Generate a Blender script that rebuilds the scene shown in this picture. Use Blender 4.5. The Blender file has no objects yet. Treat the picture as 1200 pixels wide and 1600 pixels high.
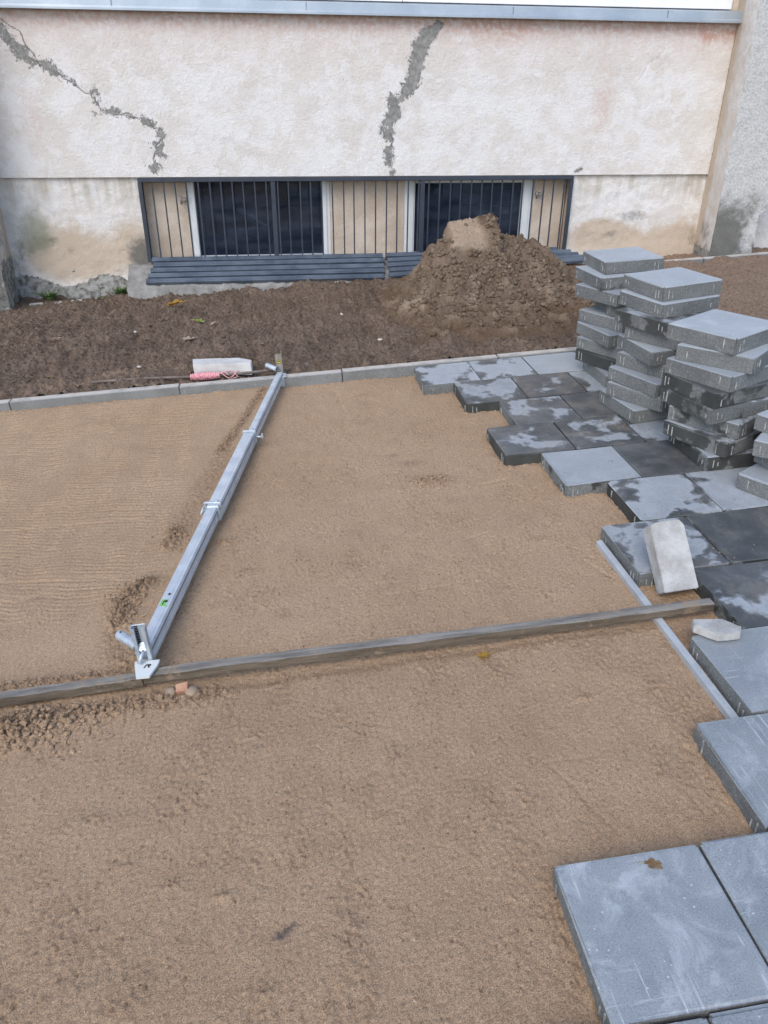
import bpy, bmesh, math, random
import numpy as np
from mathutils import Matrix, Vector
R = math.radians
C = bpy.context.scene.collection
scene = bpy.context.scene

# ------------------------------------------------------------------ camera, sky, sun, exposure
cam_d = bpy.data.cameras.new('camera'); cam = bpy.data.objects.new('camera', cam_d); C.objects.link(cam)
cam_d.sensor_fit = 'VERTICAL'; cam_d.sensor_height = 24.0
cam_d.lens = 24.0 * 1190.19 / 1600.0
cam_d.clip_start = 0.02; cam_d.clip_end = 400
cam.matrix_world = Matrix(((0.9891, 0.1099, -0.0975, 0), (-0.1388, 0.4808, -0.8658, 0), (-0.0483, 0.8699, 0.4909, 1.5626), (0, 0, 0, 1)))
scene.camera = cam

SUN_EL, SUN_AZ = 47.0, 208.0          # azimuth clockwise from +Y (behind the camera, a little to the left)
world = bpy.data.worlds.new('World'); scene.world = world; world.use_nodes = True
wn = world.node_tree; wn.nodes.clear()
sky = wn.nodes.new('ShaderNodeTexSky'); sky.sky_type = 'NISHITA'; sky.sun_disc = False
sky.sun_elevation = R(SUN_EL); sky.sun_rotation = R(SUN_AZ); sky.dust_density = 1.5; sky.air_density = 1.0; sky.ozone_density = 1.0
bgn = wn.nodes.new('ShaderNodeBackground'); bgn.inputs['Strength'].default_value = 0.15
won = wn.nodes.new('ShaderNodeOutputWorld')
wn.links.new(sky.outputs[0], bgn.inputs[0]); wn.links.new(bgn.outputs[0], won.inputs[0])
sun_d = bpy.data.lights.new('sun', 'SUN'); sun = bpy.data.objects.new('sun', sun_d); C.objects.link(sun)
sun_d.energy = 1.0; sun_d.angle = R(38); sun_d.color = (1.0, 0.94, 0.86)
sd = Vector((math.sin(R(SUN_AZ)) * math.cos(R(SUN_EL)), math.cos(R(SUN_AZ)) * math.cos(R(SUN_EL)), math.sin(R(SUN_EL))))
sun.rotation_euler = sd.to_track_quat('Z', 'Y').to_euler(); sun.location = (0, 0, 6)
vs = scene.view_settings
vs.view_transform = 'Standard'; vs.look = 'None'; vs.gamma = 1.0; vs.use_curve_mapping = False
vs.exposure = 0.72
scene.render.resolution_x = 768; scene.render.resolution_y = 1024

# ------------------------------------------------------------------ helpers
def tag(o, label=None, cat=None, group=None, kind=None):
    if label: o['label'] = label
    if cat: o['category'] = cat
    if group: o['group'] = group
    if kind: o['kind'] = kind
    return o
def empty(name, loc=(0, 0, 0), rz=0.0):
    o = bpy.data.objects.new(name, None); C.objects.link(o)
    o.empty_display_size = 0.1; o.location = loc; o.rotation_euler = (0, 0, rz); return o
def link(name, me, mat=None, parent=None):
    o = bpy.data.objects.new(name, me); C.objects.link(o)
    if mat is not None and len(me.materials) == 0:
        for m in (mat if isinstance(mat, (list, tuple)) else [mat]): me.materials.append(m)
    if parent: o.parent = parent
    return o
def fin(bm, name, smooth=False):
    me = bpy.data.meshes.new(name)
    bmesh.ops.recalc_face_normals(bm, faces=bm.faces)
    bm.to_mesh(me); bm.free()
    if smooth: me.shade_smooth()
    return me
def add_box(bm, c, s, M=None, bevel=0.0, mi=0):
    g = bmesh.ops.create_cube(bm, size=1.0)
    vv = g['verts']
    bmesh.ops.scale(bm, vec=s, verts=vv)
    bmesh.ops.translate(bm, vec=c, verts=vv)
    if bevel > 0:
        ed = list({e for v in vv for e in v.link_edges})
        r = bmesh.ops.bevel(bm, geom=ed, offset=bevel, segments=1, affect='EDGES', profile=0.5)
        vv = list({v for f in r['faces'] for v in f.verts} | {v for v in vv if v.is_valid})
    fs = {f for v in vv for f in v.link_faces}
    for f in fs: f.material_index = mi
    if M is not None: bmesh.ops.transform(bm, matrix=M, verts=vv)
    return vv
def add_tube(bm, pts, rad, seg=10, cap=True, mi=0):
    """tube along points; rad float or list"""
    pts = [Vector(p) for p in pts]; n = len(pts); rings = []
    up = Vector((0, 0, 1))
    for i, p in enumerate(pts):
        t = (pts[min(i + 1, n - 1)] - pts[max(i - 1, 0)]).normalized()
        a = t.cross(up)
        if a.length < 1e-3: a = t.cross(Vector((0, 1, 0)))
        a.normalize(); b = a.cross(t)
        r = rad[i] if isinstance(rad, (list, tuple)) else rad
        rings.append([bm.verts.new(p + (a * math.cos(2 * math.pi * k / seg) + b * math.sin(2 * math.pi * k / seg)) * r) for k in range(seg)])
    for i in range(n - 1):
        for k in range(seg):
            f = bm.faces.new((rings[i][k], rings[i][(k + 1) % seg], rings[i + 1][(k + 1) % seg], rings[i + 1][k])); f.smooth = True; f.material_index = mi
    if cap:
        for rg in (rings[0], rings[-1]):
            f = bm.faces.new(rg); f.material_index = mi
def add_prism(bm, poly, z0, z1, M=None, mi=0):
    """extrude 2D polygon (x,y) between z0 and z1"""
    a = [bm.verts.new((x, y, z0)) for x, y in poly]; b = [bm.verts.new((x, y, z1)) for x, y in poly]
    f1 = bm.faces.new(a); f2 = bm.faces.new(b); fs = [f1, f2]
    n = len(poly)
    for i in range(n): fs.append(bm.faces.new((a[i], a[(i + 1) % n], b[(i + 1) % n], b[i])))
    for f in fs: f.material_index = mi
    if M is not None: bmesh.ops.transform(bm, matrix=M, verts=a + b)
    return a + b

def fft_noise(nx, ny, dx, lo, hi, seed, ax=1.0, ay=1.0, slope=1.0):
    """band noise with wavelengths between lo and hi metres; ax/ay stretch it along x/y. unit variance, shape (ny,nx)"""
    rng = np.random.default_rng(seed)
    F = np.fft.rfft2(rng.standard_normal((ny, nx)))
    ky = np.fft.fftfreq(ny, dx)[:, None] * ay; kx = np.fft.rfftfreq(nx, dx)[None, :] * ax
    k = np.sqrt(kx * kx + ky * ky) + 1e-9
    A = (k > 1.0 / hi) * np.exp(-(k * lo) ** 2) * k ** (-slope)
    h = np.fft.irfft2(F * A, (ny, nx))
    return (h - h.mean()) / (h.std() + 1e-9)
def sstep(a, b, x):
    t = np.clip((x - a) / (b - a), 0, 1); return t * t * (3 - 2 * t)
def grid_mesh(name, P, attrs=None, smooth=True):
    """P: (ny,nx,3) array"""
    ny, nx = P.shape[:2]
    me = bpy.data.meshes.new(name)
    n = nx * ny; me.vertices.add(n); me.vertices.foreach_set('co', P.reshape(-1).astype(np.float32))
    i = np.arange((ny - 1) * (nx - 1)); r = i // (nx - 1); c = i % (nx - 1); v = r * nx + c
    q = np.stack([v, v + 1, v + nx + 1, v + nx], 1).astype(np.int32)
    me.loops.add(q.size); me.loops.foreach_set('vertex_index', q.reshape(-1))
    me.polygons.add(len(q)); me.polygons.foreach_set('loop_start', (np.arange(len(q)) * 4).astype(np.int32))
    me.update(calc_edges=True)
    if smooth: me.polygons.foreach_set('use_smooth', np.ones(len(q), bool))
    for k, a in (attrs or {}).items():
        at = me.attributes.new(k, 'FLOAT', 'POINT'); at.data.foreach_set('value', a.reshape(-1).astype(np.float32))
    me.update()
    return me
def seg_dist(X, Y, pts, rad=None):
    """distance to polyline (minus local radius)"""
    d = np.full(X.shape, 1e3)
    for i in range(len(pts) - 1):
        x0, y0 = pts[i][:2]; x1, y1 = pts[i + 1][:2]
        L2 = (x1 - x0) ** 2 + (y1 - y0) ** 2 + 1e-12
        t = np.clip(((X - x0) * (x1 - x0) + (Y - y0) * (y1 - y0)) / L2, 0, 1)
        dd = np.hypot(X - x0 - t * (x1 - x0), Y - y0 - t * (y1 - y0))
        if rad is not None: dd = dd - (rad[i] * (1 - t) + rad[i + 1] * t)
        d = np.minimum(d, dd)
    return d
def blob(X, Y, x, y, sx, sy=None, ang=0):
    sy = sy or sx; c, s = math.cos(ang), math.sin(ang)
    u = ((X - x) * c + (Y - y) * s) / sx; v = (-(X - x) * s + (Y - y) * c) / sy
    return np.exp(-(u * u + v * v))

# ------------------------------------------------------------------ material toolkit
class MT:
    def __init__(s, name, rough=0.9, metal=0.0, spec=0.3):
        s.m = bpy.data.materials.new(name); s.m.use_nodes = True; s.t = s.m.node_tree; s.t.nodes.clear()
        s.b = s.n('ShaderNodeBsdfPrincipled'); s.o = s.n('ShaderNodeOutputMaterial'); s.l(s.b.outputs[0], s.o.inputs[0])
        s.b.inputs['Roughness'].default_value = rough; s.b.inputs['Metallic'].default_value = metal
        s.b.inputs['Specular IOR Level'].default_value = spec
        s.tc = s.n('ShaderNodeTexCoord'); s.co = s.tc.outputs['Object']
    def n(s, t): return s.t.nodes.new(t)
    def l(s, a, b): s.t.links.new(a, b)
    def val(s, sock, v):
        if isinstance(v, (int, float)): sock.default_value = v
        elif isinstance(v, (tuple, list)): sock.default_value = tuple(v) + ((1,) if len(v) == 3 and sock.type == 'RGBA' else ())
        else: s.l(v, sock)
    def noise(s, scale, detail=3, rough=0.55, co=None, dist=0.0):
        n = s.n('ShaderNodeTexNoise'); n.inputs['Scale'].default_value = scale; n.inputs['Detail'].default_value = detail
        n.inputs['Roughness'].default_value = rough; n.inputs['Distortion'].default_value = dist
        s.l(co or s.co, n.inputs['Vector']); return n.outputs['Fac']
    def vor(s, scale, co=None, feature='F1', rnd=1.0):
        n = s.n('ShaderNodeTexVoronoi'); n.feature = feature; n.inputs['Scale'].default_value = scale; n.inputs['Randomness'].default_value = rnd
        s.l(co or s.co, n.inputs['Vector']); return n.outputs['Distance']
    def math(s, op, a, b=0.0, c=0.0):
        n = s.n('ShaderNodeMath'); n.operation = op
        s.val(n.inputs[0], a); s.val(n.inputs[1], b); s.val(n.inputs[2], c); return n.outputs[0]
    def mr(s, v, a, b, c=0.0, d=1.0, smooth=True):
        n = s.n('ShaderNodeMapRange'); n.interpolation_type = 'SMOOTHSTEP' if smooth else 'LINEAR'
        s.l(v, n.inputs['Value'])
        for k, x in (('From Min', a), ('From Max', b), ('To Min', c), ('To Max', d)): s.val(n.inputs[k], x)
        return n.outputs[0]
    def mix(s, f, a, b, mode='MIX'):
        n = s.n('ShaderNodeMix'); n.data_type = 'RGBA'; n.blend_type = mode
        s.val(n.inputs[0], f); s.val(n.inputs[6], a); s.val(n.inputs[7], b); return n.outputs[2]
    def attr(s, name, typ='GEOMETRY'):
        n = s.n('ShaderNodeAttribute'); n.attribute_name = name; n.attribute_type = typ; return n.outputs['Fac']
    def map(s, co=None, scale=(1, 1, 1), rot=(0, 0, 0), loc=(0, 0, 0)):
        n = s.n('ShaderNodeMapping'); s.l(co or s.co, n.inputs[0])
        n.inputs['Location'].default_value = loc; n.inputs['Rotation'].default_value = rot; n.inputs['Scale'].default_value = scale; return n.outputs[0]
    def rndco(s):
        """object coordinates shifted by a per-object random amount"""
        oi = s.n('ShaderNodeObjectInfo'); v = s.n('ShaderNodeVectorMath'); v.operation = 'MULTIPLY_ADD'
        cx = s.n('ShaderNodeCombineXYZ'); s.l(oi.outputs['Random'], cx.inputs[0]); s.l(oi.outputs['Random'], cx.inputs[1]); s.l(oi.outputs['Random'], cx.inputs[2])
        s.l(cx.outputs[0], v.inputs[0]); v.inputs[1].default_value = (37, 91, 53); s.l(s.co, v.inputs[2])
        s.rnd = oi.outputs['Random']; return v.outputs[0]
    def bump(s, h, dist, strength=1.0, prev=None):
        n = s.n('ShaderNodeBump'); n.inputs['Distance'].default_value = dist; n.inputs['Strength'].default_value = strength
        s.l(h, n.inputs['Height'])
        if prev is not None: s.l(prev, n.inputs['Normal'])
        return n.outputs[0]
    def done(s, col=None, rough=None, nrm=None):
        if col is not None: s.val(s.b.inputs['Base Color'], col)
        if rough is not None: s.val(s.b.inputs['Roughness'], rough)
        if nrm is not None: s.l(nrm, s.b.inputs['Normal'])
        return s.m

# sand ------------------------------------------------------------
def sand_mat():
    m = MT('sand', 0.95, spec=0.12)
    g1 = m.noise(340, 2, 0.75); g2 = m.noise(150, 3, 0.7); g3 = m.noise(48, 3, 0.7); big = m.noise(1.7, 4, 0.6); mid = m.noise(11, 4, 0.65)
    col = m.mix(m.mr(big, 0.3, 0.7), (0.43, 0.298, 0.188), (0.475, 0.338, 0.222))
    col = m.mix(m.mr(mid, 0.45, 0.75, 0, 0.25), col, (0.29, 0.205, 0.14))
    col = m.mix(m.mr(m.attr('damp_shade'), 0.0, 1.0, 0, 0.85, False), col, (0.19, 0.12, 0.075))  # one mask carries real damp and painted shade
    col = m.mix(m.mr(g3, 0.44, 0.28, 0, 0.25), col, (0.2, 0.135, 0.085))
    col = m.mix(m.mr(g2, 0.46, 0.30, 0, 0.32), col, (0.18, 0.12, 0.075))
    col = m.mix(m.mr(g1, 0.52, 0.34, 0, 0.70), col, (0.12, 0.085, 0.058))
    col = m.mix(m.mr(g1, 0.54, 0.70, 0, 0.60), col, (0.62, 0.49, 0.35))
    col = m.mix(m.mr(g2, 0.58, 0.75, 0, 0.45), col, (0.56, 0.45, 0.34))
    st = m.mr(m.math('MULTIPLY_ADD', m.noise(45, 5, 0.8), 1.3, m.attr('stain')), 0.98, 1.45)
    col = m.mix(m.math('MULTIPLY', st, 0.85), col, (0.06, 0.055, 0.06))
    sp = m.mr(m.vor(75), 0.10, 0.06)
    rare = m.mr(m.noise(26, 1), 0.62, 0.66)
    col = m.mix(m.math('MULTIPLY', sp, rare), col, (0.70, 0.66, 0.60))
    b = m.bump(g1, 0.0026, 0.9); b = m.bump(g2, 0.0026, 0.8, b)
    dk = m.math('MULTIPLY', m.mr(m.vor(38), 0.16, 0.10), m.mr(m.noise(9, 2), 0.53, 0.60)); col = m.mix(m.math('MULTIPLY', dk, 0.7), col, (0.13, 0.085, 0.055))
    return m.done(col, 0.95, b)
def soil_mat():
    m = MT('soil', 0.97, spec=0.1)
    g1 = m.noise(260, 2, 0.7); g2 = m.noise(70, 4, 0.65); big = m.noise(2.3, 4, 0.6); mid = m.noise(9, 4, 0.6)
    col = m.mix(m.mr(big, 0.35, 0.65), (0.125, 0.090, 0.066), (0.185, 0.138, 0.104))
    col = m.mix(m.mr(mid, 0.5, 0.75, 0, 0.6), col, (0.23, 0.18, 0.14))
    col = m.mix(m.attr('light'), col, (0.30, 0.215, 0.155))
    col = m.mix(m.mr(g2, 0.30, 0.54, 0.85, 0.0), col, (0.045, 0.032, 0.024))
    col = m.mix(m.mr(g1, 0.52, 0.72, 0, 0.6), col, (0.36, 0.29, 0.23))
    col = m.mix(m.mr(g2, 0.56, 0.72, 0, 0.4), col, (0.28, 0.22, 0.17))
    sp = m.mr(m.vor(42), 0.13, 0.08); rare = m.mr(m.noise(19, 1), 0.60, 0.64)
    col = m.mix(m.math('MULTIPLY', sp, rare), col, (0.42, 0.36, 0.29))
    b = m.bump(g1, 0.004, 0.9); b = m.bump(g2, 0.012, 0.9, b)
    return m.done(col, 0.97, b)
def heap_mat():
    m = MT('heap_soil', 0.97, spec=0.1)
    g1 = m.noise(260, 2, 0.7); g2 = m.noise(70, 4, 0.65); mid = m.noise(7, 4, 0.6)
    col = m.mix(m.mr(mid, 0.35, 0.7), (0.150, 0.108, 0.076), (0.225, 0.168, 0.122))
    col = m.mix(m.attr('light'), col, (0.38, 0.295, 0.215))
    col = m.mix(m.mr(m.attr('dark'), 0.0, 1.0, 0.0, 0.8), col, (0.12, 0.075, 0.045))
    col = m.mix(m.mr(g2, 0.28, 0.50, 0.55, 0.0), col, (0.08, 0.052, 0.034))
    col = m.mix(m.mr(g1, 0.55, 0.8, 0, 0.5), col, (0.38, 0.30, 0.23))
    b = m.bump(g1, 0.004, 0.9); b = m.bump(g2, 0.010, 0.9, b)
    return m.done(col, 0.97, b)
# concrete slabs ---------------------------------------------------
def slab_mat():
    m = MT('slab_concrete', 0.8, spec=0.5)
    co = m.rndco(); rnd = m.rnd
    wet = m.attr('wet', 'OBJECT'); wside = m.attr('wet_side', 'OBJECT'); scr = m.attr('scratch', 'OBJECT'); dirt = m.attr('dirt', 'OBJECT')
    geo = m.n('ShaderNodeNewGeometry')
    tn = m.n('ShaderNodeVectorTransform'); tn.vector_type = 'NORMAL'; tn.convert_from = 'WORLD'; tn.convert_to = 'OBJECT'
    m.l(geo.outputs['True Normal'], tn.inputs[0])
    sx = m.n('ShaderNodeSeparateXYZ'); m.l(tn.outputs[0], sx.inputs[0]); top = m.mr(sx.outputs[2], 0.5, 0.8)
    fine = m.noise(260, 2, 0.75, co); f2 = m.noise(110, 3, 0.7, co); mid = m.noise(9, 4, 0.6, co)
    # dry
    dry = m.mix(m.mr(mid, 0.3, 0.7), (0.195, 0.222, 0.245), (0.25, 0.278, 0.30))
    tone = m.mr(rnd, 0, 1, 0.86, 1.12, False)
    cc = m.n('ShaderNodeCombineColor'); [m.l(tone, cc.inputs[i]) for i in range(3)]
    dry = m.mix(1.0, dry, cc.outputs[0], 'MULTIPLY')
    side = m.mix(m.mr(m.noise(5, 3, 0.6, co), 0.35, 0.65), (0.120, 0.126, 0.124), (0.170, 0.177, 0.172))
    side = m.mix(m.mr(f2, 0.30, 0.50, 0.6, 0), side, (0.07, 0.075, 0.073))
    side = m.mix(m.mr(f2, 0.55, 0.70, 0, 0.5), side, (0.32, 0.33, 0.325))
    dry = m.mix(m.math('MULTIPLY', m.attr('pale', 'OBJECT'), m.mr(m.noise(4, 4, 0.6, co), 0.25, 0.6, 0.7, 1.0)), dry, (0.40, 0.435, 0.46))  # tops coloured paler in place of grazing sky sheen
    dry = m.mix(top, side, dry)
    dry = m.mix(m.mr(fine, 0.55, 0.72, 0, 0.55), dry, (0.44, 0.47, 0.50))
    dry = m.mix(m.mr(fine, 0.46, 0.30, 0, 0.6), dry, (0.10, 0.115, 0.125))
    # pale scuffs and scratches
    s1 = m.noise(1.0, 5, 0.7, m.map(co, (2.2, 70, 10), (0, 0, R(12)))); s2 = m.noise(1.0, 5, 0.7, m.map(co, (95, 2.6, 10), (0, 0, R(-8)), (4, 1, 2)))
    s3 = m.noise(1.0, 4, 0.7, m.map(co, (3.0, 60, 10), (0, 0, R(68)), (9, 3, 1)))
    smask = m.mr(m.noise(5.5, 3, 0.6, co), 0.46, 0.60)
    sc = m.math('MAXIMUM', m.mr(s1, 0.58, 0.68), m.math('MAXIMUM', m.mr(s2, 0.60, 0.70), m.mr(s3, 0.60, 0.70)))
    sc = m.math('MULTIPLY', m.math('MULTIPLY', sc, smask), m.math('MULTIPLY', scr, top))
    haze = m.math('MULTIPLY', m.math('MULTIPLY', m.mr(m.noise(7, 5, 0.72, co, 0.6), 0.48, 0.72), scr), m.math('MULTIPLY', top, 0.62))
    spk = m.math('MULTIPLY', m.mr(m.vor(48, co), 0.14, 0.09), m.math('MULTIPLY', m.math('MULTIPLY', scr, top), m.mr(m.noise(14, 2, 0.5, co), 0.52, 0.60)))
    # wet area
    wn_ = m.noise(5.4, 4, 0.58, co, 0.15)
    sep = m.n('ShaderNodeSeparateXYZ'); m.l(m.co, sep.inputs[0])
    ex = m.math('MAXIMUM', m.math('ABSOLUTE', sep.outputs[0]), m.math('ABSOLUTE', sep.outputs[1]))
    edge = m.mr(ex, 0.09, 0.175, 0.0, 0.10, False)
    wv = m.math('ADD', m.math('ADD', wn_, edge), m.math('SUBTRACT', wet, 0.5))
    wtop = m.math('MULTIPLY', m.mr(wv, 0.47, 0.555), m.mr(m.noise(3.5, 3, 0.6, co), 0.3, 0.6, 0.86, 1.0))
    wv2 = m.math('ADD', m.noise(8, 4, 0.6, co, 0.3), m.math('SUBTRACT', wside, 0.5))
    wsd = m.mr(wv2, 0.49, 0.56)
    w = m.math('ADD', m.math('MULTIPLY', wtop, top), m.math('MULTIPLY', wsd, m.math('SUBTRACT', 1.0, top)))
    wetc = m.mix(m.mr(mid, 0.3, 0.7), (0.058, 0.063, 0.064), (0.095, 0.10, 0.10))
    wetc = m.mix(m.mr(fine, 0.62, 0.76, 0, 0.5), wetc, (0.20, 0.21, 0.215))
    # dried rim of the puddle: lighter
    rim = m.math('MULTIPLY', m.math('SUBTRACT', m.mr(wv, 0.40, 0.50), wtop), m.math('MULTIPLY', top, m.mr(wet, 0.25, 0.4, 0, 0.5)))
    dry = m.mix(rim, dry, (0.40, 0.43, 0.46))
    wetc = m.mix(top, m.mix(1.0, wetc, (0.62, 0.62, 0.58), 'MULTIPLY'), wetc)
    col = m.mix(w, dry, wetc)
    # sandy dust
    dn = m.math('MULTIPLY', m.mr(m.math('ADD', m.noise(9, 5, 0.75, co), m.math('MULTIPLY', m.noise(90, 2, 0.6, co), 0.25)), 0.60, 0.82), m.math('MULTIPLY', dirt, top))
    col = m.mix(m.math('MULTIPLY', dn, 0.5), col, (0.26, 0.215, 0.16))
    col = m.mix(m.math('MAXIMUM', m.math('MAXIMUM', m.math('MULTIPLY', sc, 0.9), m.math('MULTIPLY', spk, 0.8)), haze), col, (0.52, 0.56, 0.60))
    b = m.bump(fine, 0.0016, 0.8); b = m.bump(f2, 0.0012, 0.6, b)
    rough = m.math('SUBTRACT', m.mr(top, 0, 1, 0.85, 0.55), m.math('MULTIPLY', w, 0.12))
    return m.done(col, rough, b)
def simple_mat(name, c1, c2, scale=6, rough=0.85, metal=0.0, spec=0.3, fine=200, fc=None, fb=0.0008, streak=None):
    m = MT(name, rough, metal, spec); co = m.rndco()
    if streak: co = m.map(co, streak)
    col = m.mix(m.mr(m.noise(scale, 4, 0.6, co), 0.3, 0.7), c1, c2)
    f = m.noise(fine, 3, 0.65, co)
    if fc: col = m.mix(m.mr(f, 0.56, 0.75, 0, 0.6), col, fc)
    col = m.mix(m.mr(f, 0.42, 0.27, 0, 0.45), col, tuple(x * 0.5 for x in c1))
    return m.done(col, m.mr(f, 0.3, 0.7, rough - 0.1, min(1, rough + 0.08)), m.bump(f, fb, 0.8))
# plaster ------------------------------------------------------------
def plaster_mat():
    m = MT('plaster', 0.92, spec=0.15)
    co = m.co
    big = m.noise(2.6, 6, 0.66, co, 0.25); b2 = m.noise(6.5, 5, 0.7, co, 0.3); mid = m.noise(26, 4, 0.65, co); fine = m.noise(75, 4, 0.7, co)
    base = m.mix(m.mr(big, 0.35, 0.65), (0.665, 0.63, 0.59), (0.73, 0.705, 0.675))
    white = m.mr(m.math('ADD', m.math('MULTIPLY', b2, 0.8), m.math('MULTIPLY', big, 0.4)), 0.585, 0.64)
    base = m.mix(m.math('MULTIPLY', white, 0.5), base, (0.77, 0.775, 0.78))
    strk = m.noise(1.0, 4, 0.6, m.map(co, (9, 9, 0.8)))
    base = m.mix(m.math('MULTIPLY', m.attr('streaks'), m.mr(strk, 0.40, 0.62)), base, (0.47, 0.43, 0.36))
    pk = m.math('MULTIPLY', m.attr('pink'), m.mr(m.math('ADD', mid, m.math('MULTIPLY', big, 0.6)), 0.62, 0.95, 0.25, 1))
    base = m.mix(m.math('MULTIPLY', pk, 0.8), base, (0.56, 0.36, 0.29))
    tn = m.math('MULTIPLY_ADD', m.math('SUBTRACT', m.noise(9, 5, 0.7, co, 0.3), 0.5), 0.8, m.attr('tan'))
    base = m.mix(m.mr(tn, 0.25, 0.75, 0, 0.9), base, (0.53, 0.43, 0.325))
    gy = m.math('MULTIPLY_ADD', m.math('SUBTRACT', m.noise(30, 4, 0.7, co), 0.5), 0.5, m.attr('greyness'))
    base = m.mix(m.mr(gy, 0.2, 0.8, 0, 0.95), base, m.mix(m.mr(m.noise(60, 3, 0.7, co), 0.35, 0.62), (0.42, 0.425, 0.415), (0.60, 0.605, 0.59)))
    gr = m.math('MULTIPLY_ADD', m.math('SUBTRACT', m.noise(12, 5, 0.72, co, 0.3), 0.5), 1.1, m.attr('grime'))
    base = m.mix(m.mr(gr, 0.25, 0.85, 0, 0.9), base, (0.13, 0.13, 0.115))
    gn = m.math('MULTIPLY_ADD', m.math('SUBTRACT', m.noise(10, 5, 0.7, co), 0.5), 0.8, m.attr('green'))
    base = m.mix(m.mr(gn, 0.3, 0.9, 0, 0.75), base, (0.27, 0.275, 0.19))
    # bare render / mortar patches over the cracks
    pn = m.math('ADD', m.attr('patch'), m.math('MULTIPLY', m.math('SUBTRACT', m.math('ADD', m.math('MULTIPLY', m.noise(13, 6, 0.8, co, 0.8), 0.6), m.math('MULTIPLY', m.noise(48, 4, 0.8, m.map(co, (1, 1, .6), (0, R(35), 0)), 0.5), 0.4)), 0.5), 4.0))
    pf = m.math('MULTIPLY', m.mr(pn, 0.50, 0.56), m.mr(m.attr('patch'), 0.04, 0.12))
    base = m.mix(pf, base, m.mix(m.mr(mid, 0.3, 0.7), (0.20, 0.20, 0.19), (0.34, 0.335, 0.315)))
    bn = m.math('ADD', m.attr('bare'), m.math('MULTIPLY', m.math('SUBTRACT', m.noise(11, 8, 0.8, co, 0.5), 0.5), 1.6))
    bf = m.math('MULTIPLY', m.mr(bn, 0.50, 0.54), m.mr(m.attr('bare'), 0.1, 0.2))
    barec = m.mix(m.mr(m.noise(17, 5, 0.7, co), 0.35, 0.6), (0.13, 0.12, 0.105), (0.38, 0.38, 0.36))
    base = m.mix(bf, base, barec)
    cr = m.math('ADD', m.attr('crack'), m.math('MULTIPLY', m.math('SUBTRACT', mid, 0.5), 0.5))
    base = m.mix(m.mr(cr, 0.55, 0.8, 0, 0.8), base, (0.16, 0.14, 0.12))
    base = m.mix(m.mr(fine, 0.44, 0.27, 0, 0.42), base, (0.28, 0.265, 0.24))
    b = m.bump(m.noise(52, 4, 0.72, co), 0.009, 0.9)
    b = m.bump(m.math('SUBTRACT', 1.0, m.math('MAXIMUM', pf, bf)), 0.004, 1.0, b)
    return m.done(base, 0.92, b)
def glass_mat():
    m = MT('window_glass', 0.05, spec=0.5)
    t = m.n('ShaderNodeBsdfTransparent'); t.inputs[0].default_value = (0.55, 0.6, 0.65, 1)
    g = m.n('ShaderNodeBsdfGlossy'); g.inputs['Roughness'].default_value = 0.03; g.inputs[0].default_value = (0.9, 0.95, 1, 1)
    f = m.n('ShaderNodeFresnel'); f.inputs[0].default_value = 1.5
    mx = m.n('ShaderNodeMixShader'); m.l(f.outputs[0], mx.inputs[0]); m.l(t.outputs[0], mx.inputs[1]); m.l(g.outputs[0], mx.inputs[2])
    df = m.n('ShaderNodeBsdfDiffuse'); m.l(m.mix(m.mr(m.noise(3, 4, 0.6, m.map(m.co, (1, 1, 3))), 0.35, 0.65), (0.035, 0.05, 0.085), (0.10, 0.13, 0.19)), df.inputs[0])  # mottled blue diffuse paints faint reflections into the pane
    m2 = m.n('ShaderNodeMixShader'); m2.inputs[0].default_value = 0.30; m.l(mx.outputs[0], m2.inputs[1]); m.l(df.outputs[0], m2.inputs[2])
    m.l(m2.outputs[0], m.o.inputs[0]); return m.m
def plain(name, col, rough=0.6, metal=0.0, spec=0.4):
    return MT(name, rough, metal, spec).done(col)

M_SAND, M_SOIL, M_HEAP, M_SLAB, M_PLASTER = sand_mat(), soil_mat(), heap_mat(), slab_mat(), plaster_mat()
M_RIB = simple_mat('slab_rib', (0.17, 0.175, 0.17), (0.50, 0.51, 0.50), 30, 0.9, fine=150)
M_KERB = simple_mat('kerb_concrete', (0.27, 0.28, 0.28), (0.38, 0.385, 0.375), 7, 0.9, fine=130, fc=(0.6, 0.59, 0.56))
def kerb_mat():
    m = MT('kerb_concrete', 0.88, spec=0.4); co = m.rndco()
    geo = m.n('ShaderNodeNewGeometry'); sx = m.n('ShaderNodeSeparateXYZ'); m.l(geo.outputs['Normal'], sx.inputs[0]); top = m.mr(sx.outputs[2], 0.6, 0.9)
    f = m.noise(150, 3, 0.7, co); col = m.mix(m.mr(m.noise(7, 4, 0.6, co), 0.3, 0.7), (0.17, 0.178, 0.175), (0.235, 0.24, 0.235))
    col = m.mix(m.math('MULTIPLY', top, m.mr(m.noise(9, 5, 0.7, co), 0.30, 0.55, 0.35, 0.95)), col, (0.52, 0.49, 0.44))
    col = m.mix(m.mr(f, 0.46, 0.3, 0, 0.5), col, (0.13, 0.13, 0.125)); col = m.mix(m.mr(f, 0.56, 0.72, 0, 0.5), col, (0.55, 0.54, 0.51))
    return m.done(col, 0.88, m.bump(f, 0.002, 0.8))
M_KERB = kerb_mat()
M_LEDGE = simple_mat('ledge_concrete', (0.20, 0.195, 0.185), (0.31, 0.305, 0.285), 9, 0.95, fine=70, fc=(0.5, 0.48, 0.44), fb=0.006)
M_BLOCK = simple_mat('block_concrete', (0.46, 0.46, 0.45), (0.60, 0.60, 0.585), 12, 0.9, fine=150, fc=(0.68, 0.68, 0.66))
M_PAVER = simple_mat('paver_concrete', (0.32, 0.315, 0.30), (0.47, 0.475, 0.47), 14, 0.92, fine=180, fc=(0.66, 0.65, 0.62), fb=0.0015)
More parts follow.
